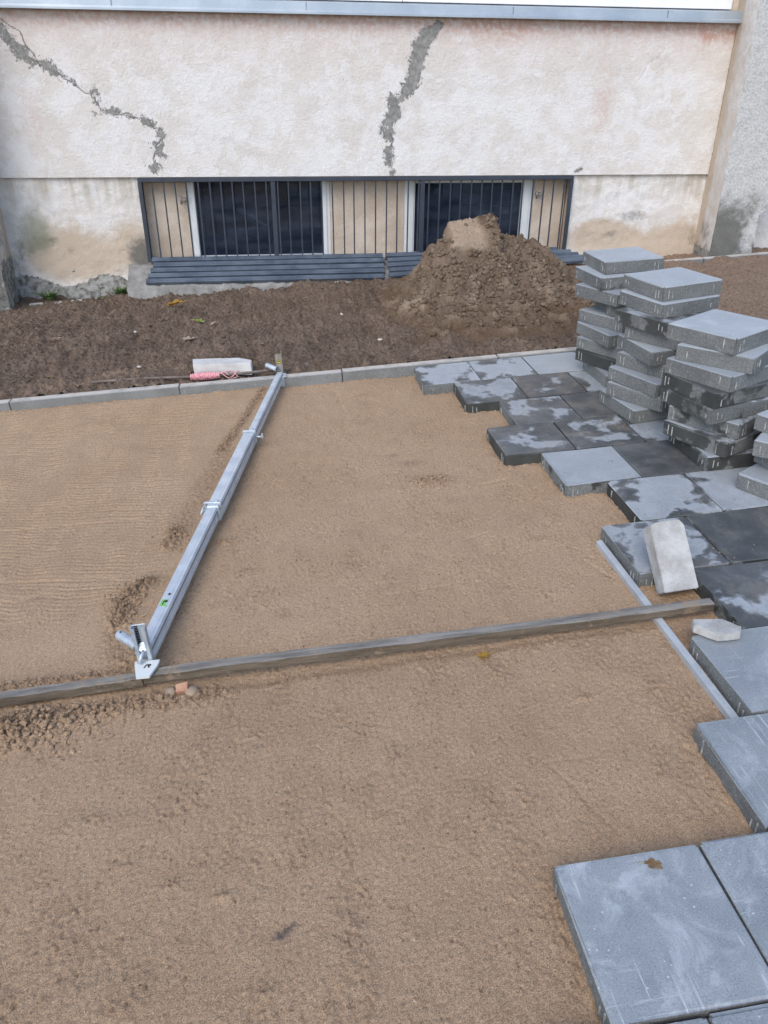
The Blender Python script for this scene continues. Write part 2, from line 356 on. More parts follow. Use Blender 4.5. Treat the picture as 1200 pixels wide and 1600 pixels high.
M_ALU = simple_mat('aluminium', (0.50, 0.55, 0.60), (0.64, 0.69, 0.74), 14, 0.45, 0.35, 0.5, 60, fc=(0.60, 0.60, 0.58), fb=0.0002, streak=(1, 1, 1))
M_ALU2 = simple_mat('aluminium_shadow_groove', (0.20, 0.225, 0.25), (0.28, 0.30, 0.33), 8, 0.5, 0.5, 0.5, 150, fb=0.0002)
M_RAIL = simple_mat('dull_aluminium', (0.38, 0.42, 0.45), (0.50, 0.53, 0.56), 9, 0.55, 0.2, 0.4, 130, fc=(0.6, 0.6, 0.58), fb=0.0004)
M_ZINC = simple_mat('zinc_plated_steel', (0.40, 0.46, 0.52), (0.56, 0.62, 0.67), 25, 0.5, 0.5, 0.5, 90, fb=0.0004)
M_DULL = simple_mat('worn_steel', (0.30, 0.28, 0.25), (0.46, 0.44, 0.40), 30, 0.5, 0.7, 0.5, 120, fb=0.0006)
M_SILL = simple_mat('galvanised_sheet', (0.36, 0.42, 0.48), (0.46, 0.52, 0.58), 3, 0.4, 0.5, 0.5, 90, fb=0.0002)
M_NAVY = simple_mat('dark_painted_steel', (0.028, 0.037, 0.055), (0.04, 0.05, 0.07), 12, 0.45, 0.0, 0.5, 140, fb=0.0004)
M_NAVY2 = simple_mat('dusty_dark_profile', (0.05, 0.07, 0.10), (0.11, 0.14, 0.18), 5, 0.5, 0.0, 0.5, 120, fc=(0.17, 0.18, 0.19), fb=0.0006)
M_WOOD = simple_mat('weathered_wood', (0.12, 0.10, 0.078), (0.27, 0.24, 0.20), 3.2, 0.85, fine=22, fc=(0.44, 0.41, 0.37), fb=0.002, streak=(1.2, 12, 12))
def wood_mat():
    m = MT('weathered_wood', 0.85, spec=0.3); co = m.rndco(); st = m.map(co, (1.4, 16, 16))
    tn = m.n('ShaderNodeTexCoord'); sx = m.n('ShaderNodeSeparateXYZ'); m.l(tn.outputs['Normal'], sx.inputs[0]); top = m.mr(sx.outputs[2], 0.4, 0.8)
    g = m.noise(3.4, 5, 0.65, st); f = m.noise(24, 4, 0.7, st)
    col = m.mix(top, m.mix(m.mr(g, 0.3, 0.7), (0.085, 0.066, 0.046), (0.175, 0.142, 0.105)), m.mix(m.mr(g, 0.3, 0.7), (0.15, 0.14, 0.125), (0.30, 0.285, 0.26)))  # bleached grey top; contrast with darker sides also paints in shade
    col = m.mix(m.mr(f, 0.44, 0.30, 0, 0.7), col, (0.05, 0.042, 0.034)); col = m.mix(m.mr(f, 0.58, 0.72, 0, 0.5), col, (0.40, 0.375, 0.34))
    col = m.mix(m.mr(m.noise(9, 5, 0.75, co), 0.56, 0.66, 0, 0.6), col, (0.33, 0.245, 0.165))
    return m.done(col, 0.87, m.bump(f, 0.003, 0.9))
M_WOOD = wood_mat()
M_UPVC = simple_mat('white_window_plastic', (0.66, 0.69, 0.71), (0.74, 0.76, 0.77), 5, 0.4, 0, 0.5, 90, fb=0.0001)
M_CLAD = simple_mat('white_cladding', (0.80, 0.81, 0.82), (0.85, 0.86, 0.86), 3, 0.5, 0, 0.4, 90, fb=0.0001)
M_PIER = simple_mat('tan_render', (0.50, 0.405, 0.315), (0.66, 0.57, 0.475), 4, 0.95, fine=70, fc=(0.74, 0.67, 0.58), fb=0.003)
M_ROOM = plain('dark_room', (0.10, 0.12, 0.17), 0.9)
M_REFLECT = plain('reflection_grey', (0.09, 0.085, 0.08), 0.8)
M_GLASS = glass_mat()
M_ROD = simple_mat('rusty_brown_rod', (0.13, 0.10, 0.085), (0.22, 0.185, 0.16), 14, 0.8, fine=120)
M_PINK = simple_mat('pink_string', (0.78, 0.33, 0.37), (0.88, 0.50, 0.52), 60, 0.9, fine=300)
M_BRICK = simple_mat('red_brick', (0.42, 0.22, 0.14), (0.56, 0.34, 0.23), 22, 0.95, fine=120, fc=(0.66, 0.48, 0.36))
M_CLOD = simple_mat('sandy_stone', (0.30, 0.225, 0.16), (0.40, 0.31, 0.23), 20, 0.95, fine=150, fb=0.002)
M_STONE = simple_mat('pale_stone', (0.50, 0.45, 0.38), (0.66, 0.62, 0.55), 30, 0.9, fine=150)
M_WPL = plain('white_plastic', (0.62, 0.66, 0.66), 0.45)
M_BLK = plain('black_print', (0.015, 0.015, 0.017), 0.6)
M_GRN = plain('green_sticker', (0.20, 0.50, 0.14), 0.6)
M_YEL = plain('yellow_sticker', (0.80, 0.70, 0.03), 0.5)
M_LEAF = {'ochre': simple_mat('ochre_leaf', (0.42, 0.24, 0.05), (0.58, 0.38, 0.08), 60, 0.7), 'pale': simple_mat('pale_dry_leaf', (0.52, 0.42, 0.32), (0.66, 0.56, 0.45), 60, 0.7),
          'green': simple_mat('yellow_green_leaf', (0.25, 0.36, 0.08), (0.45, 0.50, 0.15), 60, 0.6), 'brown': simple_mat('brown_dry_leaf', (0.30, 0.19, 0.10), (0.40, 0.27, 0.15), 60, 0.8)}
M_WEED = simple_mat('weed_green', (0.05, 0.10, 0.02), (0.10, 0.16, 0.04), 30, 0.7)

# ------------------------------------------------------------------ ground far away
bm = bmesh.new(); add_box(bm, (0, 0, -0.4), (160, 160, 0.3))
tag(link('ground', fin(bm, 'ground'), M_SOIL), kind='structure')

# ------------------------------------------------------------------ sand bed
DX = 0.005
xs = np.arange(-1.95, 1.46, DX); ys = np.arange(0.45, 4.57, DX)
nx, ny = len(xs), len(ys); X, Y = np.meshgrid(xs, ys)
barx = -0.55 + 0.186 * (Y - 2.2)                       # centre line of the screed
left = (X < barx) & (Y > 1.93)
Z = np.full(X.shape, -0.061)
Z += 0.0022 * fft_noise(nx, ny, DX, 0.15, 0.9, 1)
n1 = fft_noise(nx, ny, DX, 0.022, 0.25, 2, 0.55, 1.3, 0.9); n2 = fft_noise(nx, ny, DX, 0.012, 0.06, 3, 0.7, 1.15, 0.4)
zone = sstep(0.2, 1.3, fft_noise(nx, ny, DX, 0.12, 0.8, 4, 0.7, 1.2))
rightw = 1 - 0.6 * left
Z += (0.0005 * n1 + 0.0006 * n2) * (0.7 + 1.2 * zone) * rightw
n3 = fft_noise(nx, ny, DX, 0.012, 0.035, 14, 0.6, 1.3, 0.0)
pit = np.maximum(0, n3 * 0.9 + n1 * 0.5 - 1.75 + 0.55 * zone)
Z -= 0.0042 * np.minimum(pit, 1.6) * rightw
Z += 0.0018 * np.maximum(0, -n3 * .9 + n2 * .5 - 1.7 + .5 * zone) * rightw
Z += 0.0011 * fft_noise(nx, ny, DX, 0.007, 0.022, 5, 1, 1, 0.0)
# raked lines on the finished left part
a = R(-9.5); v = -X * math.sin(a) + Y * math.cos(a); u = X * math.cos(a) + Y * math.sin(a)
ph = 1.4 * fft_noise(nx, ny, DX, 0.2, 1.2, 6, 0.35, 1.5)
stri = np.sin(2 * math.pi * v / 0.026 + ph) * 0.6 + np.sin(2 * math.pi * v / 0.017 + 2 * ph + 1) * 0.4
smask = (0.3 + 0.7 * sstep(-0.7, 0.6, fft_noise(nx, ny, DX, 0.2, 1.0, 7, 0.4, 1.2))) * sstep(0.02, 0.3, barx - X) * sstep(2.2, 2.5, Y)
Z += np.where(left, 0.0040 * stri * smask, 0)
Z += np.where(left, 0.014 * sstep(0.0, 0.05, barx - X), 0)
for (x0, y0, x1, y1, w, dpt) in [(-1.5, 2.66, -0.78, 2.56, .006, .006), (-1.5, 3.05, -.75, 3.02, .008, .005), (-1.35, 2.42, -1.02, 2.50, .02, .006), (-1.9, 3.9, -1.3, 3.86, .01, .003)]:
    Z -= dpt * np.exp(-(seg_dist(X, Y, [(x0, y0), (x1, y1)]) / w) ** 2)
# grooves and prints on the right part
for (pts, w, dpt) in [([(0.56, 1.40), (0.595, 1.33), (0.63, 1.24), (0.665, 1.15)], .004, .004), ([(0.56, 1.40), (0.70, 1.395)], .004, .0025), ([(1.02, 2.32), (1.08, 2.17)], .005, .004),
                      ([(0.25, 2.25), (0.47, 2.27)], .005, .003), ([(-0.21, 3.26), (-0.02, 3.27)], .004, .003), ([(0.24, 4.42), (0.26, 4.1), (0.27, 3.95)], .012, .003),
                      ([(0.19, 4.28), (0.36, 4.3)], .006, .004), ([(0.05, 4.46), (-0.1, 4.47)], .02, .005), ([(0.8, 3.02), (0.9, 3.04)], .01, .006), ([(0.6, 2.56), (0.72, 2.6)], .006, .003)]:
    Z -= dpt * np.exp(-(seg_dist(X, Y, pts) / w) ** 2)
crumb = np.abs(fft_noise(nx, ny, DX, 0.012, 0.05, 8, 1, 1, 0.2))
crumb2 = np.abs(fft_noise(nx, ny, DX, 0.02, 0.09, 9, 1, 1, 0.4))
damp_shade = np.zeros(X.shape)
def rough_patch(mask, amp, lift=0.0, mo=0.8):
    global Z, damp_shade
    mo = mo * .72
    Z = Z + mask * (amp * (0.6 * crumb + 0.6 * crumb2) + lift); damp_shade = np.maximum(damp_shade, mask * mo)
# loose damp ridge left of the screed
ridge = seg_dist(X, Y, [(-.20, 4.52), (-.30, 4.1), (-.42, 3.62)]); rough_patch(np.exp(-(ridge / .028) ** 2), .006, .002, .95)
ridge = seg_dist(X, Y, [(-.40, 3.62), (-.50, 3.1), (-.56, 2.8)]); rough_patch(np.exp(-(ridge / .07) ** 2), .004, .002, .55)
rough_patch(np.exp(-(seg_dist(X, Y, [(-.56, 2.86), (-.585, 2.74)]) / .035) ** 2), .010, .004, .9)
rough_patch(np.exp(-(seg_dist(X, Y, [(-.63, 2.49), (-.72, 2.37), (-.70, 2.25)]) / .045) ** 2), .013, .004, 1.0)
rough_patch(np.exp(-(seg_dist(X, Y, [(-.72, 2.2), (-.66, 2.02)]) / .05) ** 2), .006, .0, .6)
rough_patch(np.exp(-(seg_dist(X, Y, [(-1.9, 1.99), (-.95, 1.975), (-.66, 1.965)]) / .035) ** 2), .007, .004, .75)
rough_patch(np.exp(-(seg_dist(X, Y, [(-1.9, 1.83), (-.9, 1.82), (-.6, 1.84), (-.35, 1.845)]) / .045) ** 2), .009, .0, .85)
rough_patch(blob(X, Y, -.93, 1.79, .11, .07), .016, .006, .9)
rough_patch(np.exp(-(seg_dist(X, Y, [(-.35, 1.862), (.3, 1.872), (1.1, 1.885)]) / .018) ** 2), .003, -.002, .9)  # dark strip paints the batten's shade onto the sand
rough_patch(blob(X, Y, .57, 3.10, .09, .06), .009, .001, .6); rough_patch(blob(X, Y, .52, 3.30, .07, .04), .006, 0, .5); rough_patch(blob(X, Y, .45, 3.42, .03, .02), .004, 0, .8)
rough_patch(blob(X, Y, -.36, 2.75, .05, .03), .007, 0, .7); rough_patch(blob(X, Y, .38, 4.28, .04, .03), .005, 0, .5)
rough_patch(blob(X, Y, 1.0, 1.52, .10, .12), .004, 0, .45); rough_patch(blob(X, Y, 1.20, 1.98, .08, .06), .006, -.006, .7); rough_patch(blob(X, Y, 1.16, 1.82, .05, .05), .006, -.006, .9)
for (x, y, sx, sy) in [(-1.02, 1.55, .06, .03), (-.63, 1.42, .03, .02), (-.53, 1.27, .02, .012), (-.42, 1.20, .03, .015), (.37, 1.04, .025, .015), (-.30, 1.15, .03, .012), (.10, 1.3, .03, .015), (.45, .98, .04, .02),
                       (-.5, .92, .06, .03), (.53, 1.78, .02, .014), (-.21, .92, .04, .02), (.75, 1.62, .05, .02), (.9, 2.5, .05, .02), (-.27, 2.52, .05, .02), (-.13, 2.2, .03, .03)]:
    rough_patch(blob(X, Y, x, y, sx, sy), .006, -.002, .45)
damp_shade = np.maximum(damp_shade, (.17 + .10 * zone) * sstep(1.95, 1.85, Y) + .10 * sstep(1.3, .7, Y)); strk = fft_noise(nx, ny, DX, .02, .30, 15, .30, 2.2, .8); damp_shade = damp_shade + .14 * np.clip(strk - .9, 0, 1.2) * rightw; damp_shade = np.maximum(damp_shade, .60 * np.clip(pit * 1.3, 0, 1) * rightw)  # near sand and pits darkened: shade put into the colour
damp_shade = np.maximum(damp_shade, 0.28 * sstep(0.0, -0.10, X - (barx + 0.06)) * (X > barx - 0.02))  # band under and right of the bar paints its soft shadow
damp_shade = np.maximum(damp_shade, 0.5 * np.exp(-(seg_dist(X, Y, [(.45, 1.06), (.47, .9), (.5, .6)]) / .05) ** 2))  # darker strip along the left edge of the front slab
damp_shade = np.maximum(damp_shade, np.where(left, .30 * smask * sstep(-.1, -.9, stri), 0))  # groove bottoms painted darker to strengthen their weak shadows
stain = 0.66 * blob(X, Y, -.155, 1.045, .06, .022, .5) + 0.50 * blob(X, Y, -.25, 1.06, .03, .013, .4) + 0.40 * blob(X, Y, -.21, 1.60, .08, .025) + .38 * blob(X, Y, -.16, 1.39, .06, .03) + 0.38 * blob(X, Y, .10, 1.62, .10, .03, .1) + .35 * blob(X, Y, -.31, 1.32, .05, .02, .3) \
    + .30 * blob(X, Y, .30, 1.2, .06, .03) + .33 * blob(X, Y, .1, 2.6, .08, .03) + .3 * blob(X, Y, .2, 2.75, .05, .02)
RX = {0: .751, 1: .926, 2: 1.107, 3: .945, 4: 1.118, 5: 1.303, 6: 1.135, 8: 1.147, 9: .979, 10: .458, 11: .290}
dd = np.full(X.shape, 9.0)
for j_, rx_ in RX.items():
    y1_ = 4.559 - .35 * j_; y0_ = y1_ - .35; dd = np.minimum(dd, np.hypot(np.maximum(0, rx_ - X), np.maximum(0, np.maximum(y0_ - Y, Y - y1_))))
dd = np.minimum(dd, np.abs(4.559 - Y)); bank = np.exp(-(dd / .022) ** 2) * np.clip(.6 + .4 * n1, 0, 1.3); Z += .0045 * bank; damp_shade = np.maximum(damp_shade, .25 * np.exp(-(dd / .03) ** 2))  # low bank, darker colour along slab and kerb edges
# dip for the gap beside the batten end, slight drop in front of battens
sand = link('sand_bed', grid_mesh('sand_bed', np.stack([X, Y, Z], -1), {'damp_shade': damp_shade, 'stain': stain}), M_SAND); tag(sand, kind='structure')
# coarser sand outside the frame on the left
xs2 = np.arange(-4.0, -1.93, 0.03); ys2 = np.arange(0.2, 4.57, 0.03); X2, Y2 = np.meshgrid(xs2, ys2)
Z2 = -0.052 + 0.003 * fft_noise(len(xs2), len(ys2), 0.03, .1, 1, 12)
tag(link('sand_border', grid_mesh('sand_border', np.stack([X2, Y2, Z2], -1), {'damp_shade': X2 * 0, 'stain': X2 * 0}), M_SAND), kind='structure')
xs2 = np.arange(-4.0, 3.9, 0.05); ys2 = np.arange(-2.5, 4.6, 0.05); X2, Y2 = np.meshgrid(xs2, ys2)
Z2 = np.where((X2 > -1.9) & (X2 < 1.4) & (Y2 > .5), -0.10, -0.074) + np.where((Y2 < .5) & (X2 < .35), .012, 0)
tag(link('sand_base', grid_mesh('sand_base', np.stack([X2, Y2, Z2], -1), {'damp_shade': X2 * 0 + .2, 'stain': X2 * 0}), M_SAND), kind='structure')

# ------------------------------------------------------------------ clod scatter (joined, real geometry)
ico = bmesh.new(); bmesh.ops.create_icosphere(ico, subdivisions=1, radius=1.0); ico.verts.ensure_lookup_table()
IV = np.array([v.co[:] for v in ico.verts]); IFc = np.array([[v.index for v in f.verts] for f in ico.faces]); ico.free()
ico = bmesh.new(); bmesh.ops.create_icosphere(ico, subdivisions=2, radius=1.0); ico.verts.ensure_lookup_table()
IV2 = np.array([v.co[:] for v in ico.verts]); IF2 = np.array([[v.index for v in f.verts] for f in ico.faces]); ico.free()
def clods(name, pos, rad, seed, flat=0.75, hi=False, attrs=()):
    rng = np.random.default_rng(seed); V0, F0 = (IV2, IF2) if hi else (IV, IFc)
    n = len(pos); k = len(V0)
    jit = 1 + 0.22 * np.clip(rng.standard_normal((n, k, 1)), -1.6, 1.6) * (0.55 if hi else 1)
    s = rad[:, None, None] * (1 + 0.3 * rng.uniform(-1, 1, (n, 1, 3))) * np.array([1, 1, flat])
    ang = rng.uniform(0, 2 * math.pi, n); ca, sa = np.cos(ang)[:, None], np.sin(ang)[:, None]
    V = V0[None] * jit * s; x = V[..., 0] * ca - V[..., 1] * sa; y = V[..., 0] * sa + V[..., 1] * ca
    V = np.stack([x, y, V[..., 2]], -1) + pos[:, None, :]
    F = (F0[None] + (np.arange(n) * k)[:, None, None]).reshape(-1, 3)
    me = bpy.data.meshes.new(name); me.vertices.add(n * k); me.vertices.foreach_set('co', V.reshape(-1).astype(np.float32))
    me.loops.add(F.size); me.loops.foreach_set('vertex_index', F.reshape(-1).astype(np.int32))
    me.polygons.add(len(F)); me.polygons.foreach_set('loop_start', (np.arange(len(F)) * 3).astype(np.int32)); me.update(calc_edges=True)
    me.polygons.foreach_set('use_smooth', np.full(len(F), bool(hi)))
    for nm, arr in attrs:
        at = me.attributes.new(nm, 'FLOAT', 'POINT'); at.data.foreach_set('value', np.repeat(arr, k).astype(np.float32))
    return me
rng = np.random.default_rng(11)
def sample_z(Zg, x, y, x0, y0, dx):
    i = np.clip(((x - x0) / dx).astype(int), 0, Zg.shape[1] - 1); j = np.clip(((y - y0) / dx).astype(int), 0, Zg.shape[0] - 1); return Zg[j, i]
P = []; rr = []
def scat(n, fx, fy, r0, r1):
    x = fx(n); y = fy(n); r = r0 + (r1 - r0) * rng.random(n) ** 2.5
    P.append(np.stack([x, y, sample_z(Z, x, y, xs[0], ys[0], DX) + r * 0.25], 1)); rr.append(r)
G = rng.normal
scat(2600, lambda n: rng.uniform(-1.9, 1.3, n), lambda n: rng.uniform(.6, 1.86, n), .0010, .0032)
scat(1500, lambda n: rng.uniform(-.4, 1.3, n), lambda n: rng.uniform(1.96, 4.5, n), .0012, .004)
scat(600, lambda n: rng.uniform(-1.9, -.6, n), lambda n: rng.uniform(1.98, 4.5, n), .0012, .004)
scat(900, lambda n: G(-.93, .11, n), lambda n: G(1.79, .035, n), .002, .011)
scat(500, lambda n: G(-.60, .13, n), lambda n: G(1.83, .018, n), .002, .008)
scat(500, lambda n: G(-1.0, .3, n), lambda n: G(1.975, .014, n), .002, .007)
scat(420, lambda n: G(-.68, .035, n), lambda n: G(2.40, .06, n), .002, .009)
scat(260, lambda n: G(.57, .06, n), lambda n: G(3.10, .045, n), .002, .009)
t_ = rng.random(500); P.append(None); rr.append(None)
x = -.20 - .22 * t_ + G(0, .014, 500); y = 4.52 - .9 * t_; r = rng.uniform(.002, .008, 500)
P[-1] = np.stack([x, y, sample_z(Z, x, y, xs[0], ys[0], DX) + r * .3], 1); rr[-1] = r
scat(150, lambda n: G(-.57, .03, n), lambda n: G(2.8, .05, n), .002, .009)
scat(150, lambda n: G(.2, .5, n), lambda n: G(1.865, .01, n), .0015, .005)
P = np.concatenate(P); rr = np.concatenate(rr)
n_ = 900; x = rng.uniform(.75, 2.6, n_); y = 4.5 - rng.random(n_) * 2.6; clus = rng.random(n_) < .6
cx_ = rng.choice([1.25, 1.62, 1.5, 1.9, 1.35, 1.6], n_); cy_ = rng.choice([4.05, 3.95, 3.35, 3.3, 2.3, 2.55], n_); x = np.where(clus, cx_ + rng.normal(0, .10, n_), x); y = np.where(clus, cy_ + rng.normal(0, .08, n_), y)
row_ = np.floor((4.559 - y) / .35).astype(int); okx = np.array([x[i] > {0: .751, 1: .926, 2: 1.107, 3: .945, 4: 1.118, 5: 1.303, 6: 1.135, 7: 1.323}.get(int(row_[i]), 9) + .01 for i in range(n_)])
SLABP = np.stack([x, y, np.full(n_, .0012)], 1)[okx]; SLABR = (.0010 + .0022 * rng.random(n_) ** 3)[okx]
ok = (P[:, 0] > -1.9) & (P[:, 0] < 1.4) & (P[:, 1] > .55) & (P[:, 1] < 4.54); P = P[ok]; rr = rr[ok]
P = np.concatenate([P, SLABP]); rr = np.concatenate([rr, SLABR])
mo = sample_z(damp_shade, P[:, 0], P[:, 1], xs[0], ys[0], DX)
cr = link('sand_crumbs', clods('sand_crumbs', P, rr, 5, .7, attrs=[('damp_shade', np.clip(mo * .8 + .1 * rng.random(len(mo)), 0, 1)), ('stain', mo * 0)]), M_SAND)
tag(cr, 'loose crumbs of damp sand scattered over the levelled bed', 'sand', kind='stuff')

# ------------------------------------------------------------------ garden soil behind the kerb, to the wall
DS = 0.011
xs = np.arange(-2.9, 5.2, DS); ys = np.arange(4.625, 7.62, DS); nx, ny = len(xs), len(ys); X, Y = np.meshgrid(xs, ys)
Zs = np.full(X.shape, -0.004)
Zs += 0.010 * fft_noise(nx, ny, DS, .2, 1.2, 21, .5, 1.2)
m1 = fft_noise(nx, ny, DS, .05, .35, 22, .45, 1.4, 1.0); m2 = np.abs(fft_noise(nx, ny, DS, .024, .10, 23, .5, 1.5, .3)); m3 = fft_noise(nx, ny, DS, .02, .05, 24)
calm = 1 - .55 * sstep(2.4, 3.0, X)
Zs += (.0050 * m1 + .0080 * m2 + .0045 * m3) * calm
Zs += .005 * np.sin(2 * math.pi * (Y + .03 * X) / .075 + 2.0 * fft_noise(nx, ny, DS, .2, 1.0, 26, .4, 1.5)) * calm
Zs -= .012 * sstep(4.85, 4.64, Y)
sink = sstep(2.2, 2.8, X) * sstep(6.75, 6.95, Y); Zs -= .055 * sink
Zs -= .03 * sstep(7.15, 7.25, Y) * (X < -1.4)
Zs += .05 * blob(X, Y, -2.5, 7.35, .5, .12) * (X < -1.4)
for (x, y, s, h) in [(-1.15, 4.95, .12, .025), (-.75, 5.1, .1, .03), (-.45, 5.0, .13, .02), (-.95, 5.3, .2, .02), (-1.9, 4.9, .15, .025), (-.6, 5.5, .3, .02), (.1, 5.4, .2, .02), (-.3, 6.85, .25, .02)]: Zs += h * blob(X, Y, x, y, s, s * .55)
light = .55 * np.exp(-(seg_dist(X, Y, [(-1.65, 4.72), (-1.15, 4.93), (-.75, 5.02)]) / .09) ** 2) * sstep(-.6, .8, m1 + .4) + .5 * blob(X, Y, -.75, 5.22, .25, .08) * sstep(-.5, .8, m1) + .7 * sstep(2.3, 3.0, X)
light = np.maximum(light, .8 * np.exp(-((Y - 4.64) / .03) ** 2) * (X < -.1)); light = np.maximum(light, .9 * sstep(6.82, 6.95, Y) * sstep(2.9, 3.1, X))
light = np.maximum(light, .32 * np.clip(fft_noise(nx, ny, DS, .03, .5, 27, .3, 2.2, .9) - .6, 0, 1.5)); light = np.maximum(light, .4 * blob(X, Y, .85, 5.7, .22, .22)); light = np.clip(light, 0, 1)
tag(link('garden_soil', grid_mesh('garden_soil', np.stack([X, Y, Zs], -1), {'light': light}), M_SOIL), kind='structure')
sx0, sy0 = xs[0], ys[0]
n = 5200; x = rng.uniform(-2.6, 4.8, n); y = rng.uniform(4.66, 7.2, n); r = .003 + .012 * rng.random(n) ** 3
r = np.where(x > 2.4, r * .7, r)
zz = sample_z(Zs, x, y, sx0, sy0, DS)
sc = link('soil_crumbs', clods('soil_crumbs', np.stack([x, y, zz + r * .2], 1), r, 6, .7, attrs=[('light', np.clip(sample_z(light, x, y, sx0, sy0, DS) + .25 * (rng.random(n) > .85), 0, 1))]), M_SOIL)
tag(sc, 'dark crumbs of raked earth scattered over the garden soil', 'earth', kind='stuff')

# ------------------------------------------------------------------ soil heap
DH = 0.0085
xs = np.arange(.45, 2.85, DH); ys = np.arange(4.9, 7.08, DH); nx, ny = len(xs), len(ys); X, Y = np.meshgrid(xs, ys)
px = np.array([.5, .78, .95, 1.03, 1.14, 1.24, 1.31, 1.66, 1.68, 1.74, 1.90, 2.05, 2.16, 2.31, 2.45, 2.7]); pz = np.array([0, .0, .08, .19, .34, .50, .585, .60, .50, .455, .43, .37, .27, .12, .04, 0])
ridge = np.interp(X + .03 * fft_noise(nx, ny, DH, .1, .6, 31), px, pz)
yc = 6.05 + .05 * (X - 1.5)
front = np.interp((yc - Y), [-.95, -.60, -.25, -.05, .0, .10, .22, .40, .60, .80, 1.0, 1.2], [0, .30, .82, 1.0, 1.0, .93, .68, .42, .24, .12, .045, 0])
H = ridge * front * .965
# cut block on the top: flat, tilted towards the viewer, with a steep broken edge
top = np.minimum(.590 - .55 * np.maximum(0, 6.10 - Y) + .02 * (X - 1.48), .60)
cut = sstep(1.27, 1.33, X) * sstep(1.60, 1.52, X) * sstep(5.84, 5.88, Y) * sstep(6.22, 6.12, Y)
H = np.where(cut > 0, H * (1 - cut) + np.maximum(H, top) * cut, H)
step = sstep(1.5, 1.56, X) * sstep(1.70, 1.66, X) * sstep(5.93, 5.98, Y) * sstep(6.25, 6.15, Y); H = H * (1 - step) + np.maximum(H, .605) * step
edge = blob(X, Y, 1.55, 5.90, .10, .05); H -= .05 * edge
H -= .05 * blob(X, Y, 1.30, 5.75, .12, .07)
H -= .085 * blob(X, Y, 2.0, 5.33, .13, .06); H += .045 * blob(X, Y, 1.98, 5.46, .18, .05); H += .03 * blob(X, Y, 1.7, 5.42, .2, .05)
H -= .05 * blob(X, Y, 2.12, 5.75, .14, .06); H += .06 * blob(X, Y, 1.75, 5.68, .15, .08)
H += .05 * blob(X, Y, .93, 5.72, .12, .13) + .03 * blob(X, Y, 1.1, 5.45, .2, .1)
lump = np.abs(fft_noise(nx, ny, DH, .035, .16, 32, 1, 1, .5)); fine = np.abs(fft_noise(nx, ny, DH, .018, .05, 33, 1, 1, .2)); mid_ = fft_noise(nx, ny, DH, .09, .4, 34)
on = sstep(.0, .06, H); topflat = np.clip(cut * sstep(-.02, .02, top - H + .02), 0, 1)
for _ in range(3): H = (H + np.roll(H, 1, 0) + np.roll(H, -1, 0) + np.roll(H, 1, 1) + np.roll(H, -1, 1)) / 5
H = H + .012 * mid_ * on * (1 - .9 * cut) + cut * .003 * fft_noise(nx, ny, DH, .04, .2, 36)
fade = sstep(.45, .6, X) * sstep(2.85, 2.7, X) * sstep(4.9, 5.05, Y) * sstep(7.08, 7.0, Y)
Hz = H + (.006 * fine + .004 * lump) * fade - .025 * (1 - sstep(.0, .03, H * fade)) + .004
lightH = np.clip(cut * .95 + .35 * sstep(.6, 1.6, mid_) + .4 * blob(X, Y, .93, 5.66, .12, .10), 0, 1)
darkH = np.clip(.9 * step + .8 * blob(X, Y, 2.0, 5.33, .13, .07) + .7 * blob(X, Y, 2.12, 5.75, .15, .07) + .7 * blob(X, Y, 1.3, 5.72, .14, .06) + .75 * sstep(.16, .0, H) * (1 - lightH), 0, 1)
gy, gx = np.gradient(Hz, DH); nl = np.sqrt(gx * gx + gy * gy + 1); NX, NY, NZ = -gx / nl, -gy / nl, 1 / nl
from mathutils import noise as mn
D3 = np.zeros(Hz.shape); hot = (H > .02); jj, ii = np.nonzero(hot)
for j_, i_ in zip(jj.tolist(), ii.tolist()):
    p_ = Vector((X[j_, i_], Y[j_, i_], Hz[j_, i_]))
    D3[j_, i_] = .016 * (abs(mn.noise(p_ * 11)) * 1.6 - .3) + .012 * abs(mn.noise(p_ * 27)) + .008 * abs(mn.noise(p_ * 62 + Vector((5, 5, 5)))) - .008
D3 *= (1 - .9 * cut) * np.clip(H / .05, 0, 1)
PX, PY, PZ = X + NX * D3, Y + NY * D3, Hz + NZ * D3
heap = link('soil_heap', grid_mesh('soil_heap', np.stack([PX, PY, PZ], -1), {'light': lightH, 'dark': darkH}), M_HEAP)
tag(heap, 'tall brown heap of clumpy soil in front of the right basement window', 'soil heap', kind='stuff')
hx0, hy0 = xs[0], ys[0]
# clods on the heap, falling line upright projected on slope
n = 7000; x = rng.normal(1.6, .42, n); y = 6.0 - np.abs(rng.normal(0, .45, n)); y = np.where(rng.random(n) < .12, 6.0 + rng.random(n) * .2, y)
ok = (x > .6) & (x < 2.55) & (y > 5.05); x, y = x[ok], y[ok]; zz = sample_z(Hz, x, y, hx0, hy0, DH); cc = sample_z(cut, x, y, hx0, hy0, DH)
ok = (zz > .0) & ((cc < .3) | (rng.random(len(x)) < .02)); x, y, zz = x[ok], y[ok], zz[ok]
r = .003 + .019 * rng.random(len(x)) ** 3.6
L_ = np.clip(.15 + .5 * (rng.random(len(x)) > .75), 0, 1) * rng.random(len(x)); D_ = np.clip((rng.random(len(x)) > .8) * .4 + .6 * np.clip(1 - zz / .16, 0, 1), 0, 1)
hc = link('soil_clods', clods('soil_clods', np.stack([x, y, zz + r * .05], 1), r, 7, .8, False, [('light', L_), ('dark', D_)]), M_HEAP, heap)
hc['kind'] = 'stuff'; hc.data.shade_smooth()

